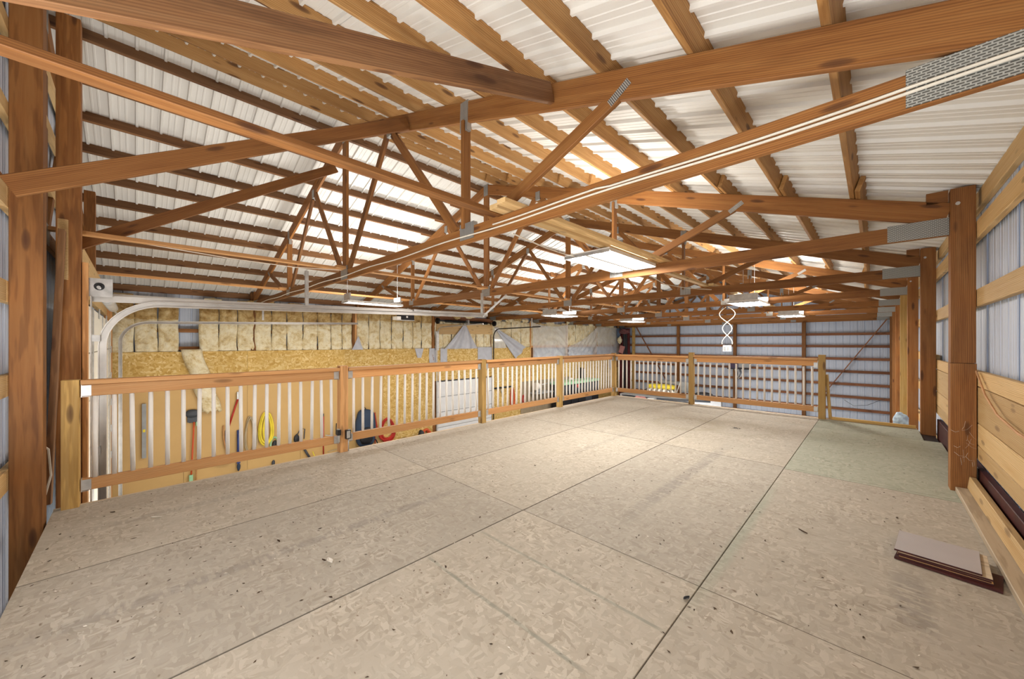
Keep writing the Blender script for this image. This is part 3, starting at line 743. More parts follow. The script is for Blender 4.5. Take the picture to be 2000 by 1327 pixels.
t = track(-5.22, 1.63, 'near steel track of the big overhead door, curving out over the bay', .05, 4.6)
board('angle_iron', (-5.262, -.30, 1.655), (-5.262, 4.7, 1.768), .004, .06, RAILM, t); board('angle_iron', (-5.28, -.30, 1.688), (-5.28, 4.7, 1.80), .04, .004, RAILM, t)
wbox('upright_angle', -5.17, -5.07, -.292, -.286, GZ, 1.66, GALV, t, 0)
for z in (.2, 1.25, -.9): wbox('bracket', -5.24, -5.12, -.286, -.235, z, z + .06, GALV, t, 0)
for y in (1.55, 4.55):
    wbox('hanger_strap', -5.27, -5.24, y - .02, y + .02, 1.72, 2.17, GALV, t, 0)
wbox('hanger_strap', -5.26, -5.23, 3.1, 3.5, 1.74, 1.77, GALV, t, 0)
board('sway_strap', (-5.25, 4.55, 1.72), (-5.0, 4.95, 2.15), .005, .035, GALV, t)
board('sway_strap', (-5.25, 4.6, 1.72), (-5.6, 4.9, 2.15), .005, .035, WHITEP, t)
t2 = track(-10.90, 1.66, 'far steel track of the big overhead door, beside the insulated left wall', .05, 4.6, .14)
board('sway_strap', (-10.9, 4.6, 1.80), (-11.3, 4.75, 2.0), .006, .04, GALV, t2); wbox('hanger_strap', -10.92, -10.89, 2.2, 2.24, 1.80, 2.2, GALV, t2, 0)
t = thing('torsion_spring', 'steel torsion shaft with drum and red cone above the big overhead door', 'spring', (-5.3, -.24, 1.745))
MB().tube([(-5.05, -.24, 1.745), (-10.9, -.24, 1.745)], .014, GALV, 8).build('shaft', t)
MB().tube([(-5.9, -.24, 1.745), (-8.0, -.24, 1.745)], .055, GALV, 12).build('coil', t)
MB().tube([(-5.80, -.24, 1.745), (-5.9, -.24, 1.745)], .065, RED, 6).build('winding_cone', t)
MB().tube([(-5.32, -.24, 1.745), (-5.38, -.24, 1.745)], .085, SPRING, 16).build('cable_drum', t)
MB().bx(-5.14, -5.13, -.325, -.155, 1.665, 1.835, GALV).build('bearing_plate', t); MB().tube([(-5.132, -.24, 1.76), (-5.122, -.24, 1.76)], .035, BLACK, 14).build('bearing', t)
# opener
t = thing('door_opener', 'black door opener motor hung over the middle of the bay, long steel rail', 'opener', (-9.3, 5.2, 1.85))
MB().bx(-9.42, -9.18, 5.05, 5.45, 1.86, 2.02, BLACK).bx(-9.42, -9.17, 5.04, 5.46, 1.845, 1.862, GALV).bx(-9.176, -9.17, 5.2, 5.25, 1.92, 1.97, WHITEP).build('motor_box', t)
wbox('light_bracket', -9.42, -9.17, 4.93, 5.04, 1.86, 1.95, WHITEP, t)
wbox('opener_rail', -9.33, -9.27, -.3, 5.1, 2.03, 2.075, RAILM, t)
for y in (4.95, 5.3): wbox('hanger_strap', -9.31, -9.28, y, y + .03, 2.02, 2.20, GALV, t, 0)
wbox('hanger_strap', -9.4, -9.2, 4.9, 5.35, 2.14, 2.17, WHITEP, t, 0)
# ------------------------------------------------------------------ white door in the left wall
door_2 = struct('door_2')
for k in range(4):
    z0 = GZ + .01 + k * .56; o = sub(wbox('door_section', LX + .015, LX + .05, 7.72, 10.40, z0, z0 + .545, DOORG, door_2))
    for q in range(4):
        wbox('raised_panel', LX + .05, LX + .056, 7.80 + q * .66, 8.38 + q * .66, z0 + .07, z0 + .47, DOORG, o)
for y in (7.66, 10.46):
    t = thing('door_track', 'dark vertical track %s of the white roll-up door' % ('left' if y < 8 else 'right'), 'track', (LX + .1, y, GZ))
    R = .35; sg = 1
    pts = [(LX + .10, y, GZ + .02), (LX + .10, y, 1.45)] + [(LX + .10 + R * (1 - math.cos(a)), y, 1.45 + R * math.sin(a)) for a in [PI / 2 * i / 8 for i in range(1, 9)]] + [(LX + .1 + R + 2.2, y, 1.83)]
    MB().tube(pts, .022, SPRING if y > 8 else RAILM, 6).build('rail', t)
    if y < 8: wbox('cover_plate', LX + .03, LX + .05, 7.64, 7.78, .95, 1.65, GALV, t, 0)
    else: wbox('hanger_strap', LX + 2.2, LX + 2.24, y - .02, y + .02, 1.83, 2.2, GALV, t, 0)
t = thing('torsion_spring', 'black coil spring on a shaft above the white roll-up door', 'spring', (LX + .12, 9.0, 2.0))
MB().tube([(LX + .12, 7.6, 2.03), (LX + .12, 10.55, 2.03)], .014, SPRING, 8).build('shaft', t)
for a, b_ in ((8.0, 8.95), (9.2, 10.1)):
    pts = [(LX + .12 + .045 * math.cos(i * .7), a + (b_ - a) * i / 240, 2.03 + .045 * math.sin(i * .7)) for i in range(241)]
    MB().tube(pts, .011, SPRING, 5).build('coil', t)
for y in (7.68, 10.48): MB().tube([(LX + .12, y - .03, 2.03), (LX + .12, y + .03, 2.03)], .11, SPRING, 16).build('cable_drum', t)
MB().bx(LX + .03, LX + .18, 9.05, 9.10, 1.95, 2.12, GALV).build('centre_bracket', t)

# ------------------------------------------------------------------ plastic sheets on the left wall
def sheet(name, label, fn, nu=24, nv=20, mat=POLY):
    o = MB().grid(fn, nu, nv, mat).build(name); return tag(o, label, 'plastic sheet')
sheet('plastic_sheet', 'shiny clear plastic sheet hanging in deep swags, left of the middle stud',
      lambda u, v: (LX + .12 + .05 * math.sin(PI * u) * (1 - v) + .028 * math.sin(26 * (v + .55 * (2 * u - 1) ** 2)) * math.sin(PI * u) ** .7, 12.93 + 2.75 * u, .45 + (1.72 - .14 * (1 - (2 * u - 1) ** 2)) * v), 40, 60)
sheet('plastic_sheet', 'clear plastic sheet drooping diagonally, right of the middle stud',
      lambda u, v: (LX + .11 + .03 * math.sin(14 * (u + v)) * (1 - u) + .02 * math.sin(31 * (u - v * .6)), 15.73 + 2.8 * u, .45 + (.62 + 1.05 * u ** 1.6) * v), 34, 34)
sheet('plastic_sheet', 'flat yellowish plastic sheet at the far end of the left wall', lambda u, v: (LX + .085 + .008 * math.sin(20 * u), 18.6 + 2.55 * u, .42 + 1.72 * v), 14, 10)
def tri(a, b_, c, amp=.03, f=14):
    a, b_, c = Vector(a), Vector(b_), Vector(c)
    def fn(u, v):
        p = a + (b_ - a) * u + (c - b_) * u * v; return (LX + .06 + amp * math.sin(f * v + 3 * u) * u + p[0], p[1], p[2])
    return fn
sheet('plastic_sheet', 'tent shaped grey plastic scrap hanging from the door spring bracket', tri((0, 8.99, 2.0), (0, 8.02, 1.0), (0, 9.62, 1.0), .05, 16), 16, 24, GREYTAPE)
sheet('plastic_sheet', 'long grey plastic flap folding down to a point right of the white door', tri((0, 10.56, 1.9), (0, 12.5, 1.02), (0, 11.85, .50), .05, 10), 16, 18, GREYTAPE)
sheet('plastic_sheet', 'pale plastic strip beside the right track of the white door', lambda u, v: (LX + .04 + .01 * math.sin(9 * v), 10.56 + .45 * u * (1.6 - v), 1.0 + .9 * v), 6, 10, POLY)
sheet('plastic_sheet', 'square grey plastic patch on strand board above the white door', lambda u, v: (LX + .03 + .01 * math.sin(7 * u), 9.66 + .78 * u, .45 + .6 * v), 8, 8, GREYTAPE)
sheet('plastic_sheet', 'narrow crumpled grey plastic tab left of the white door', lambda u, v: (LX + .03 + .015 * math.sin(12 * u + 8 * v), 7.38 + .30 * u, .35 + .68 * v), 8, 10, GREYTAPE)
sheet('plastic_sheet', 'small pointed grey plastic tab on the strand board strip', lambda u, v: (LX + .03 + .01 * math.sin(9 * u), 6.80 + .1 * (1 - v) + (.35 - .2 * (1 - v)) * u, .70 + .33 * v), 6, 6, GREYTAPE)
sheet('plastic_sheet', 'short grey plastic strip just right of the left door track', lambda u, v: (LX + .03 + .01 * math.sin(9 * u), 7.86 + .3 * u, .30 + .72 * v), 6, 6, GREYTAPE)
sheet('plastic_sheet', 'thin bluish plastic scrap beside the bare stud in the insulation', lambda u, v: (LX + .05 + .012 * math.sin(9 * u + 5 * v), 4.62 + .35 * u * (1 - v) + .2 * v, 1.02 + .42 * v), 6, 8, GREYTAPE)
# fallen batt
b = MB(); rn = random.Random(4)
b.grid(lambda u, v: (LX + .05 + .06 * math.sin(PI * u) + .012 * math.sin(17 * v + 6 * u) + .05 * (1 - v) * .6, .72 + .36 * u + .38 * (1 - v) + .015 * math.sin(13 * v), -.42 + 1.50 * v + .04 * math.sin(19 * u) * (1 - v)), 8, 26, INS)
tag(solidify(b.build('fallen_insulation_batt'), .03), 'loose fibreglass batt hanging crooked down the left wall near the gate', 'insulation')

# ------------------------------------------------------------------ tools on the left wall
TX = LX + .04
t = thing('spirit_level', 'long grey-green spirit level hung upright on the tan wall', 'level', (TX, .12, -1.29))
wbox('body', TX, TX + .03, .085, .155, -1.29, -.10, GREY, t); wbox('vial_window', TX + .03, TX + .033, .10, .14, -.72, -.66, YEL, t)
t = thing('hanging_brooms', 'dark push broom head with long orange handles hung on the wall', 'broom', (TX, .92, -2.1))
MB().poly([(TX + .01, .80, -.40), (TX + .01, 1.04, -.40), (TX + .01, 1.00, -.64), (TX + .01, .86, -.64)], DARK).blob((TX + .04, .92, -.42), (.05, .13, .10), DARK, 3, 3, .06).bx(TX, TX + .05, .83, 1.03, -.62, -.50, DARK).build('broom_head', t)
MB().tube([(TX + .03, .95, -.60), (TX + .03, .89, -2.1)], .016, ORNG, 8).build('handle', t); MB().tube([(TX + .03, 1.02, -.66), (TX + .03, .98, -2.1)], .014, W_RAIL, 8).build('handle', t)
wbox('green_clip', TX + .01, TX + .05, .985, 1.04, -.72, -.62, GRN, t); wbox('green_clip', TX + .01, TX + .05, .86, .93, -2.05, -1.85, GRN, t)
t = thing('lopping_shears', 'red-handled lopping shears hung jaws up', 'shears', (TX, 1.72, -.8))
MB().tube([(TX + .02, 1.79, -.16), (TX + .02, 1.60, -.85)], .02, RED, 8).build('handle', t); MB().tube([(TX + .02, 1.83, -.16), (TX + .02, 1.86, -.80)], .016, SPRING, 8).build('handle', t)
MB().bx(TX, TX + .04, 1.765, 1.80, -.18, .0, GALV).bx(TX, TX + .04, 1.82, 1.85, -.18, -.02, GALV).build('jaw', t)
t = thing('hand_saw', 'curved handled tool with purple grip hung left of the blue brush', 'saw', (TX, 1.5, -1.6))
MB().tube([(TX + .02, 1.50, -.80), (TX + .02, 1.50, -1.1), (TX + .02, 1.54, -1.35), (TX + .02, 1.60, -1.60)], .018, W_RAIL, 8).build('handle', t)
MB().bx(TX, TX + .03, 1.535, 1.60, -1.30, -.92, flat('purple_grip', (.28, .22, .40), .6)).build('grip', t)
tag(MB().blob((TX + .04, 1.52, -1.66), (.05, .15, .09), RED, 2, 3, .2).build('red_rope_bundle'), 'small red rope bundle under the purple-gripped tool', 'rope')
t = thing('scrub_brush', 'narrow dark blue long brush hung on the tan wall', 'brush', (TX, 1.8, -1.95))
wbox('back', TX, TX + .03, 1.765, 1.835, -1.80, -.96, BLUE, t); MB().blob((TX + .05, 1.80, -1.25), (.03, .035, .28), BLUE, 5, 3, .1).build('bristles', t); MB().blob((TX + .03, 1.80, -1.88), (.03, .04, .10), NAVY, 6, 2, .1).build('grip', t)
def loops(name, label, cat, y, z0, z1, w, mat, r, n, seed=0):
    rn = random.Random(seed); b = MB()
    for k in range(n):
        ww = w * rn.uniform(.6, 1.1); za = z0 + rn.uniform(-.02, .03); zb = z1 + rn.uniform(-.03, .08); yy = y + rn.uniform(-.03, .03); hh = (za - zb) / 2
        pts = [(TX + .02 + .012 * k, yy + ww / 2 * math.sin(a) * (1 - .25 * math.cos(a)), (za + zb) / 2 + hh * math.cos(a)) for a in [2 * PI * i / 28 for i in range(28)]]
        b.tube(pts, r, mat, 6, True)
    t = thing(name, label, cat, (TX, y, z1)); b.build('coils', t)
    MB().tube([(TX - .02, y, z0 - .01), (TX + .08, y, z0 - .01)], .007, GALV, 6).build('hook', t); return t
loops('extension_cord', 'tan extension cord hung in long loops', 'cord', 2.04, -.67, -1.60, .26, TANC, .014, 4, 1)
loops('tow_strap', 'bright yellow strap hung in loops beside the tan cord', 'strap', 2.40, -.62, -1.42, .26, YEL, .026, 4, 2)
loops('garden_hose', 'red air hose coiled right of the backpack', 'hose', 5.76, -1.25, -1.98, .52, RED, .03, 4, 3)
loops('garden_hose', 'orange-red hose coil low beside the left track of the white door', 'hose', 7.22, -1.85, -2.25, .42, ORNG, .04, 3, 4)
t = thing('cord_reel', 'small green cord reel right of the yellow strap', 'reel', (TX, 2.6, -1.75))
MB().tube([(TX + .01, 2.58 + .09 * math.cos(a), -1.50 + .22 * math.sin(a)) for a in [2 * PI * i / 20 for i in range(20)]], .022, GRN, 6, True).build('frame', t); MB().blob((TX + .02, 2.58, -1.50), (.03, .06, .14), BLACK, 1, 2, .1).build('cord', t)
tag(MB().blob((TX + .02, 2.55, -1.98), (.03, .04, .10), DARK, 1, 2, .15).build('tape_holder'), 'small dark tool hung low under the green cord reel', 'tool')
t = thing('angle_grinder', 'small black power tool hung on the wall right of the green reel', 'power tool', (TX, 3.15, -1.5))
MB().blob((TX + .03, 3.10, -1.42), (.04, .07, .13), BLACK, 7, 3, .05).build('motor', t); MB().tube([(TX + .03, 3.12, -1.30), (TX + .04, 3.2, -1.15), (TX + .05, 3.3, -1.18), (TX + .05, 3.28, -1.45)], .014, DARK, 6).build('cable', t)
tag(MB().tube([(TX + .02, 3.30, -1.75), (TX + .02, 3.45, -2.05)], .03, DARK, 8).build('clamp_handle'), 'short dark handle hung below the small black power tool', 'tool')
t = thing('pry_bar', 'slim red bar standing upright left of the second newel post', 'bar', (TX, 3.80, -2.2))
MB().tube([(TX + .02, 3.80, -.90), (TX + .02, 3.80, -2.15)], .018, RED, 8).build('shaft', t); MB().tube([(TX + .02, 3.80, -.82), (TX + .02, 3.80, -.92)], .014, BLACK, 6).build('tip', t)
t = thing('bicycle_parts', 'tangle of black and steel rods low behind the second newel post', 'rods', (TX, 4.1, -2.1))
MB().tube([(TX + .05, 3.85, -1.45), (TX + .10, 4.05, -1.50), (TX + .1, 4.3, -1.8)], .014, GALV, 6).build('rod', t); MB().tube([(TX + .05, 4.15, -1.15), (TX + .1, 4.12, -1.45), (TX + .1, 4.25, -1.75)], .014, BLACK, 6).build('rod', t)
MB().tube([(TX + .05, 3.5, -1.85), (TX + .1, 3.6, -2.15)], .014, YEL, 6).build('rod', t); MB().tube([(TX + .05, 3.9, -1.95), (TX + .1, 4.2, -1.9), (TX + .1, 4.45, -2.25)], .014, TANC, 6).build('rod', t)
t = thing('backpack', 'dark blue-black backpack hanging on the tan wall beside the second newel post', 'backpack', (TX, 4.98, -2.0))
MB().blob((TX + .14, 4.98, -1.42), (.15, .31, .58), NAVY, 9, 4, .03, .7).build('bag', t); MB().blob((TX + .28, 4.95, -1.62), (.08, .20, .26), BLACK, 10, 3, .05, .7).build('front_pocket', t)
MB().tube([(TX + .1, 4.9, -.86), (TX + .1, 4.93, -.78), (TX + .1, 5.0, -.80), (TX + .1, 5.02, -.87)], .014, BLACK, 6).build('handle', t)
MB().tube([(TX + .1, 5.2, -1.7), (TX + .16, 5.32, -1.85), (TX + .16, 5.42, -2.1)], .02, BLACK, 6).build('strap', t)
tag(MB().blob((TX + .45, 4.9, -2.22), (.24, .62, .22), DARK, 12, 4, .10).build('duffel_bag'), 'black duffel bag lying below the backpack', 'bag')
t = thing('shovel', 'red-handled shovel standing against the wall right of the backpack', 'shovel', (TX, 5.40, -2.4))
MB().tube([(TX + .02, 5.345, -1.0), (TX + .02, 5.35, -2.42)], .018, RED, 8).build('shaft', t); MB().poly([(TX + .03, 5.34, -.95), (TX + .03, 5.43, -1.48), (TX + .03, 5.38, -1.50)], RED).build('grip', t)
t = thing('tool_bucket', 'black tool bucket with red handle on the shop floor left of the white door', 'bucket', (TX + .3, 6.3, -2.4))
MB().tube([(TX + .3, 6.33, -2.42), (TX + .3, 6.33, -1.98)], [.22, .26], BLACK, 16).build('pail', t); MB().bx(TX + .55, TX + .57, 6.28, 6.42, -2.2, -2.0, RED).build('red_patch', t)
tag(MB().blob((TX + .2, 6.92, -2.08), (.12, .10, .30), BLACK, 3, 3, .05, .8).build('black_can'), 'black canister standing between the bucket and the orange hose', 'canister')
t = thing('wall_rack', 'small black rack with hooks on the strand board right of the white door', 'rack', (TX, 10.95, -.75))
wbox('bar', TX, TX + .04, 10.42, 11.55, -.72, -.66, BLACK, t)
for y in (10.5, 10.9, 11.3): MB().tube([(TX + .03, y, -.69), (TX + .18, y, -.70), (TX + .2, y, -.64)], .012, BLACK, 6).build('hook', t)
board('strut', (TX + .02, 10.9, -.75), (TX + .02, 11.1, -1.15), .03, .03, GALV, t)
loops('cord_bundle', 'orange cord bundle hanging under the right end of the small rack', 'cord', 11.62, -.78, -1.65, .20, ORNG, .022, 4, 6)
loops('cord_bundle', 'small red cord bundle right of the orange cord bundle', 'cord', 12.35, -1.15, -1.5, .16, RED, .018, 2, 7)
tag(wbox('pegboard', TX - .02, TX + .0, 12.2, 16.0, GZ, -.55, flat('brown_hardboard', (.33, .26, .17), .7)), 'brown hardboard sheet on the lower left wall behind the bench', 'board')
t = thing('miter_saw', 'white and grey saw on a long arm left of the green-topped bench', 'power tool', (TX + .3, 13.3, -.9))
MB().tube([(TX + .3, 12.85, -.78), (TX + .3, 13.02, -.78)], .17, WHITEP, 18).build('blade_guard', t); MB().tube([(TX + .3, 13.02, -.75), (TX + .3, 14.05, -.68)], .03, GALV, 8).build('arm', t); MB().bx(TX + .22, TX + .38, 12.95, 13.1, -1.05, -.9, GREY).build('base', t)
tag(wbox('tool_table', TX + .02, TX + .5, 12.7, 13.95, -1.12, -1.06, GREY), 'grey shelf under the white saw', 'shelf')
t = thing('workbench', 'bench with pale green top and black cabinets against the left wall', 'bench', (TX + .45, 15.8, GZ))
wbox('worktop', TX + .05, TX + .90, 14.15, 17.45, -.80, -.68, GRN, t)
for i in range(5):
    o = sub(wbox('cabinet', TX + .1, TX + .85, 14.28 + i * .63, 14.86 + i * .63, GZ + .02, -.81, BLACK if i != 3 else DARK, t))
    wbox('drawer', TX + .85, TX + .87, 14.32 + i * .63, 14.82 + i * .63, -1.1, -.88, DARK, o)
tag(MB().bx(TX + .2, TX + .35, 16.72, 16.95, -.67, -.18, WHITEP).bx(TX + .18, TX + .37, 16.62, 16.70, -.67, -.10, BLACK).build('parts_organiser'), 'tall black and white case standing on the green benchtop', 'case')
tag(MB().blob((TX + .5, 15.35, -.60), (.10, .14, .07), WHITEP, 3, 2, .1).build('white_glove'), 'small white object on the green benchtop', 'glove')
tag(MB().tube([(TX + .92, 15.2, -.90), (TX + 1.05, 15.25, -.90)], .09, RED, 10).build('red_reel'), 'small red reel clipped below the green benchtop', 'reel')
loops('cord_bundle', 'dark pink cord hanging on the wall right of the bench', 'cord', 18.1, -.85, -1.6, .3, flat('pink_cord', (.45, .06, .12), .5), .03, 3, 9)
tag(MB().tube([(TX + 1.35, 13.5, -2.0), (TX + 1.35, 14.3, -1.95)], .11, GRN, 14).build('green_tank'), 'pale green cylinder lying low near the foot of the fourth newel post', 'tank')
tag(MB().tube([(TX + 1.35, 13.2, -2.02), (TX + 1.35, 13.49, -2.0)], .12, LAMB, 14).build('dark_red_can'), 'dark red can at the end of the green cylinder', 'can')
for i, (y, m_) in enumerate(((14.9, RED), (15.5, BLACK), (16.1, DARK), (16.9, GREY), (17.6, RED), (18.3, BLACK))):
    tag(MB().blob((TX + 1.5, y, -1.95), (.25, .27, .22), m_, i, 3, .15, .8).build('storage_bin'), '%s lumpy bin on the shop floor before the bench' % ['red', 'black', 'dark grey', 'pale grey', 'red', 'black'][i] + (' at its right end' if i > 3 else ''), 'bin')

# ------------------------------------------------------------------ far end
t = thing('hanging_tarp', 'dark red tarp hanging in folds in the far left corner', 'tarp', (-10.95, 21.0, -2.3))
MB().grid(lambda u, v: (-11.3 + .72 * u, 21.0 + .07 * math.sin(26 * u + 2 * v), -2.3 + 4.4 * v), 30, 16, MAROON).build('cloth', t)
MB().grid(lambda u, v: (-10.98 + .34 * u, 20.92 + .05 * math.sin(17 * u), -1.9 + 3.9 * v), 12, 8, BLACK).build('black_cloth', t)
tag(MB().blob((-10.75, 20.62, 1.92), (.33, .12, .15), flat('dull_maroon_cloth', (.16, .06, .06), .8, var=.5, scale=12), 3, 3, .3).build('rag_bundle'), 'pinkish rag bundle at the top of the dark red tarp', 'rags')
tag(MB().blob((-11.08, 20.70, 1.38), (.15, .07, .20), INS, 5, 3, .2).build('batt_scrap'), 'cream batt scrap hanging on the tarp', 'insulation')
tag(MB().box((-10.95, 20.70, .82), (.28, .08, .45), PINK, Matrix.Rotation(.3, 4, 'Y')).build('pink_foam_board'), 'tilted pink foam piece below the cream batt scrap', 'foam')
tag(MB().bx(-11.3, -11.12, 20.78, 20.84, 1.55, 2.1, flat('blue_grey_cloth', (.10, .14, .22), .8)).build('blue_cloth'), 'narrow blue-grey cloth in the far left corner', 'cloth')
HULLM = flat('hull_grey_white', (.42, .42, .42), .4)
t = thing('boat', 'pale grey boat with slanted grey windshield parked before the far wall', 'boat', (-7.2, 18.9, GZ))
b = MB()
def hull(u, v):
    x = -9.6 + 4.6 * u; w = .95 * (1 - max(0, (u - .55) / .45) ** 2 * .9); a = PI * v
    return (x, 18.9 - w * math.cos(a), -1.46 - .85 * math.sin(a) * (1 - .35 * u * u) + .05 * u)
b.grid(hull, 16, 14, HULLM); b.grid(lambda u, v: (-9.6 + 4.6 * u, 18.9 + (2 * v - 1) * .95 * (1 - max(0, (u - .55) / .45) ** 2 * .9), -1.45 + .05 * u), 16, 4, HULLM).build('hull', t)
MB().box((-6.58, 18.75, -.93), (.40, .03, .50), GREY, Matrix.Rotation(.25, 4, 'X')).build('windshield', t)
MB().box((-6.30, 18.95, -.95), (.03, .50, .46), GREY, Matrix.Rotation(.25, 4, 'Y')).build('windshield', t)
MB().tube([(-6.95, 18.6, -1.38), (-6.76, 18.65, -.68)], .016, WHITEP, 6).tube([(-6.38, 18.6, -1.3), (-6.22, 18.65, -.75)], .016, WHITEP, 6).build('windshield_frame', t)
MB().blob((-5.68, 18.6, -1.22), (.36, .30, .13), BLACK, 4, 3, .06, .7).build('seat', t)
MB().box((-6.75, 18.3, -1.36), (.5, .4, .10), WHITEP).build('engine_cover', t)
MB().tube([(-9.5, 18.0, -1.52), (-8.2, 17.93, -1.54), (-6.8, 17.93, -1.50), (-5.3, 18.3, -1.46)], .05, DARK, 8).build('rub_rail', t)
t = thing('towable_float', 'yellow float with black and white checks lying on the boat', 'float', (-7.62, 18.5, -1.35))
MB().blob((-7.62, 18.5, -.98), (.70, .35, .12), YEL, 8, 4, .02, .6).build('yellow_top', t); MB().blob((-7.62, 18.46, -1.20), (.73, .40, .15), CHECK, 8, 4, .01, .5).build('checkered_side', t)
tag(MB().box((-7.45, 19.2, -.80), (1.0, .4, .14), GREY, Matrix.Rotation(.06, 4, 'Y')).build('padded_slab'), 'grey padded slab behind the yellow float', 'cushion')
tag(MB().blob((-8.06, 17.0, -1.50), (.33, .25, .14), PINK, 9, 3, .2).build('folded_blanket'), 'dusty pink folded blanket left of the boat deck', 'blanket')
tag(MB().box((-7.45, 17.0, -1.48), (.30, .3, .22), HULLM).build('pale_box'), 'small pale box beside the pink blanket', 'box')
CV = flat('dark_grey_cover', (.12, .125, .13), .7, var=.4, scale=4)
tag(MB().blob((-6.2, 16.9, -1.62), (.95, .35, .22), CV, 8, 4, .18, .8).build('covered_trailer'), 'crumpled dark grey cover on the floor before the boat', 'cover')
tag(MB().blob((-3.65, 17.0, -1.66), (1.15, .4, .22), flat('blue_grey_cover', (.20, .22, .25), .7, var=.3, scale=4), 5, 4, .12, .8).build('covered_crate'), 'blue-grey covered heap right of the crumpled dark cover', 'cover')
tag(MB().tube([(-6.9, 16.5, -1.42), (-6.3, 16.55, -1.36), (-5.6, 16.5, -1.44), (-5.2, 16.55, -1.38)], .045, BLACK, 6).build('black_pipe'), 'black pipe lying over the crumpled dark cover', 'pipe')
t = thing('wall_heater', 'dark box with dangling wires fixed to the middle far wall post', 'box', (-4.75, 21.05, -.5))
MB().bx(-4.85, -4.35, 20.95, 21.2, .0, .30, GREY).build('grey_box', t); MB().bx(-5.15, -4.80, 20.93, 21.2, -.05, .32, flat('dark_purple', (.05, .03, .07), .5)).build('purple_box', t)
MB().bx(-5.3, -4.3, 20.98, 21.15, -.10, -.04, BLACK).build('shelf', t)
for k in range(5): MB().tube([(-4.95 + k * .07, 20.95, -.08), (-4.92 + k * .08, 20.93, -.25), (-4.86 + k * .03, 20.95, -.34 - .04 * k), (-4.82, 20.98, -.55)], .012, BLACK if k % 2 else WHITEP, 5).build('wire', t)
tag(MB().tube([(-.9, 21.1, -1.2), (-.6, 21.1, -1.42), (-.2, 21.1, -1.35), (.35, 21.1, -1.0)], .008, DARK, 5).build('wall_cable'), 'thin dark cable drooping across the far wall at right', 'cable')
tag(MB().blob((.30, 8.35, -.02), (.09, .10, .17), flat('blue_white_bag', (.45, .58, .80), .5, var=.5, scale=18), 8, 3, .12).build('plastic_bag'), 'blue and white plastic bag beside the third right wall post', 'bag')

# ------------------------------------------------------------------ cables, outlet box
t = thing('hanging_outlet', 'white outlet box hanging on twisted white cable over the far railing', 'outlet', (-2.62, 10.36, 1.02))
def wav(s): return [(-2.62 + s * .17 * math.sin(2.55 * PI * q) * (1 - .45 * q), 10.36, 2.13 - .93 * q) for q in [i / 30 for i in range(31)]]
for s in (1, -1): MB().tube([(x + s * .02, y, z) for x, y, z in wav(s)], .009, CABLE, 6).build('cable', t)
MB().bx(-2.70, -2.54, 10.30, 10.42, 1.02, 1.17, WHITEP).bx(-2.665, -2.575, 10.31, 10.41, 1.17, 1.20, BLACK).build('outlet_box', t)
MB().bx(-2.68, -2.63, 10.294, 10.30, 1.05, 1.14, GREY).bx(-2.61, -2.56, 10.294, 10.30, 1.05, 1.14, GREY).build('socket_face', t)
def cable(label, pts, r=.006, name='power_cable', mat=CABLE):
    return tag(MB().tube(pts, r, mat, 6).build(name), label, 'cable')
yc = TY[1] - .028; rn = random.Random(3)
cable('upper white cable stapled along the bottom chord of the nearest truss', [(x / 10, yc - (.004 if x > 0 else 0), 2.232 + .006 * math.sin(x * .37) + (.012 if x < -12 else 0)) for x in range(6, -24, -1)], .0062)
cable('lower white cable running the whole bottom chord of the nearest truss', [(x / 6, yc - (.004 if x > 0 else 0), 2.212 + .008 * math.sin(x * .61)) for x in range(4, -64, -1)], .0065)
cable('white cable drooping from the nearest truss to the big fluorescent light', [(-2.15, 2.2, 2.15), (-2.2, 2.7, 2.13), (-2.32, 3.2, 2.17), (-2.5, 3.59, 2.25)], .006)
cable('white cable looping between the second and third trusses', [(-2.2, 4.95, 2.16), (-2.25, 5.6, 2.12), (-2.2, 6.4, 2.14), (-2.1, 7.3, 2.2)], .006)
cable('orange cable drooping along the plank wall at right', [(.585, 4.70, 1.01), (.575, 4.3, .86), (.57, 3.9, .77), (.57, 3.4, .735), (.57, 2.8, .74), (.58, 2.0, .80)], .007, mat=flat('orange_cable', (.55, .30, .14), .6))
cable('white cable hanging on the near wall above the leaning board', [(-4.35, -.56, 2.05), (-4.40, -.50, 1.9), (-4.36, -.49, 1.6), (-4.33, -.52, 1.3)], .006)
cable('white cable loop low between the big left post and the first newel post', [(-4.30, -.52, .55), (-4.36, -.455, .45), (-4.38, -.445, .25), (-4.33, -.47, .1)], .006)
cable('thin white cable along the tie board at far left', [(-5.6, -.45, 2.33), (-5.62, .8, 2.27), (-5.60, 1.5, 2.26), (-5.56, 2.1, 2.30)], .006)
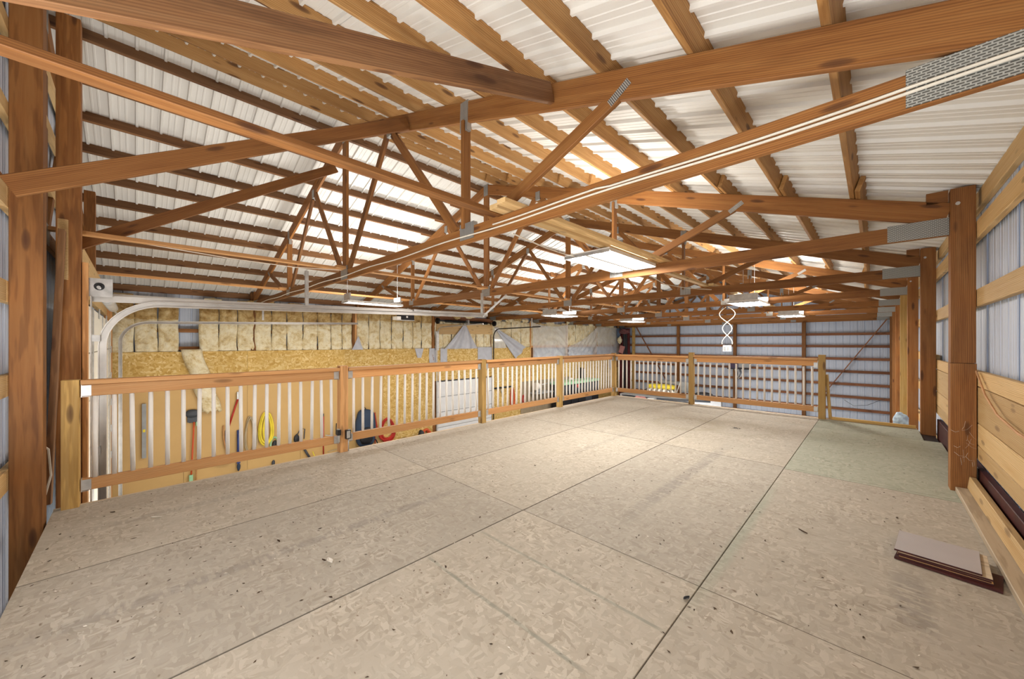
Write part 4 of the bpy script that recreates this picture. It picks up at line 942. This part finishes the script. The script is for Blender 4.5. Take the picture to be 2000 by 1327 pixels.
# cobweb on the big post
b = MB(); rn = random.Random(8)
for k in range(16):
    x0, z0 = rn.uniform(.50, .585), rn.uniform(.22, .52); a = rn.uniform(0, 6.28); L = rn.uniform(.03, .10)
    b.tube([(x0, TY[2] - .098, z0), (x0 + L * .5 * math.cos(a), TY[2] - .115, z0 + L * .5 * math.sin(a) - .01), (min(.598, x0 + L * math.cos(a)), TY[2] - .096, z0 + L * math.sin(a))], rn.uniform(.0005, .0012), WEB, 4)
tag(b.build('cobweb'), 'dusty cobweb on the thick bare right post', 'cobweb')

# ------------------------------------------------------------------ debris on the deck
b = MB(); rn = random.Random(5)
for k in range(900):
    x = rn.uniform(-4.25, .42); y = -.38 + (rn.random() ** 1.35) * 8.0; s = rn.uniform(.003, .010) * (1.6 if rn.random() < .08 else 1); a = rn.uniform(0, 6.3)
    m_ = LEAF if rn.random() < .84 else PAPER; pts = []
    for q in range(4):
        an = a + q * PI / 2 + rn.uniform(-.3, .3); rr = s * (1 if q % 2 else rn.uniform(.25, .6)); pts.append((x + rr * math.cos(an), y + rr * math.sin(an), .0012 + rn.uniform(0, .0025)))
    b.poly(pts, m_)
tag(solidify(b.build('leaf_litter'), .0008), 'tiny dark leaf bits and chips strewn over the loft floor', 'debris', kind='stuff')
def leafy(label, x, y, s, m_, name='dry_leaf', cat='leaf', ang=0, asp=.35, h=.006):
    def fn(u, v):
        l = (u - .5) * 2; w = asp * math.sin(PI * u) ** .8 * (v - .5) * 2; c, d = math.cos(ang), math.sin(ang)
        return (x + s * (l * c - w * d), y + s * (l * d + w * c), .003 + h * (abs(v - .5) * 2 + .4 * l * l))
    o = MB().grid(fn, 8, 4, m_).build(name); return tag(solidify(o, .0012), label, cat)
leafy('white scrap lying on the floor in the lower centre', -2.185, .765, .028, PAPER, 'paper_scrap', 'scrap', .1, .45, .012)
leafy('dark leaf at the end of the white scrap', -2.225, .745, .014, LEAF, ang=.4)
leafy('small brown leaf left of the white scrap', -2.64, .62, .016, LEAF, ang=.2)
leafy('thin pale chip on the floor below the nearest railing section', -3.62, .10, .035, PAPER, 'wood_chip', 'chip', .9, .14)
leafy('dark curled leaf nearest the left end of the railing', -3.95, -.12, .014, LEAF, ang=1.1)
leafy('black scrap lying in the floor seam at lower right of centre', -.645, 1.86, .020, BLACK, 'black_scrap', 'scrap', 1.2, .5)
leafy('brown twig on the floor left of the laminate boards', -.33, 3.05, .03, LEAF, 'twig', 'twig', -.6, .15)
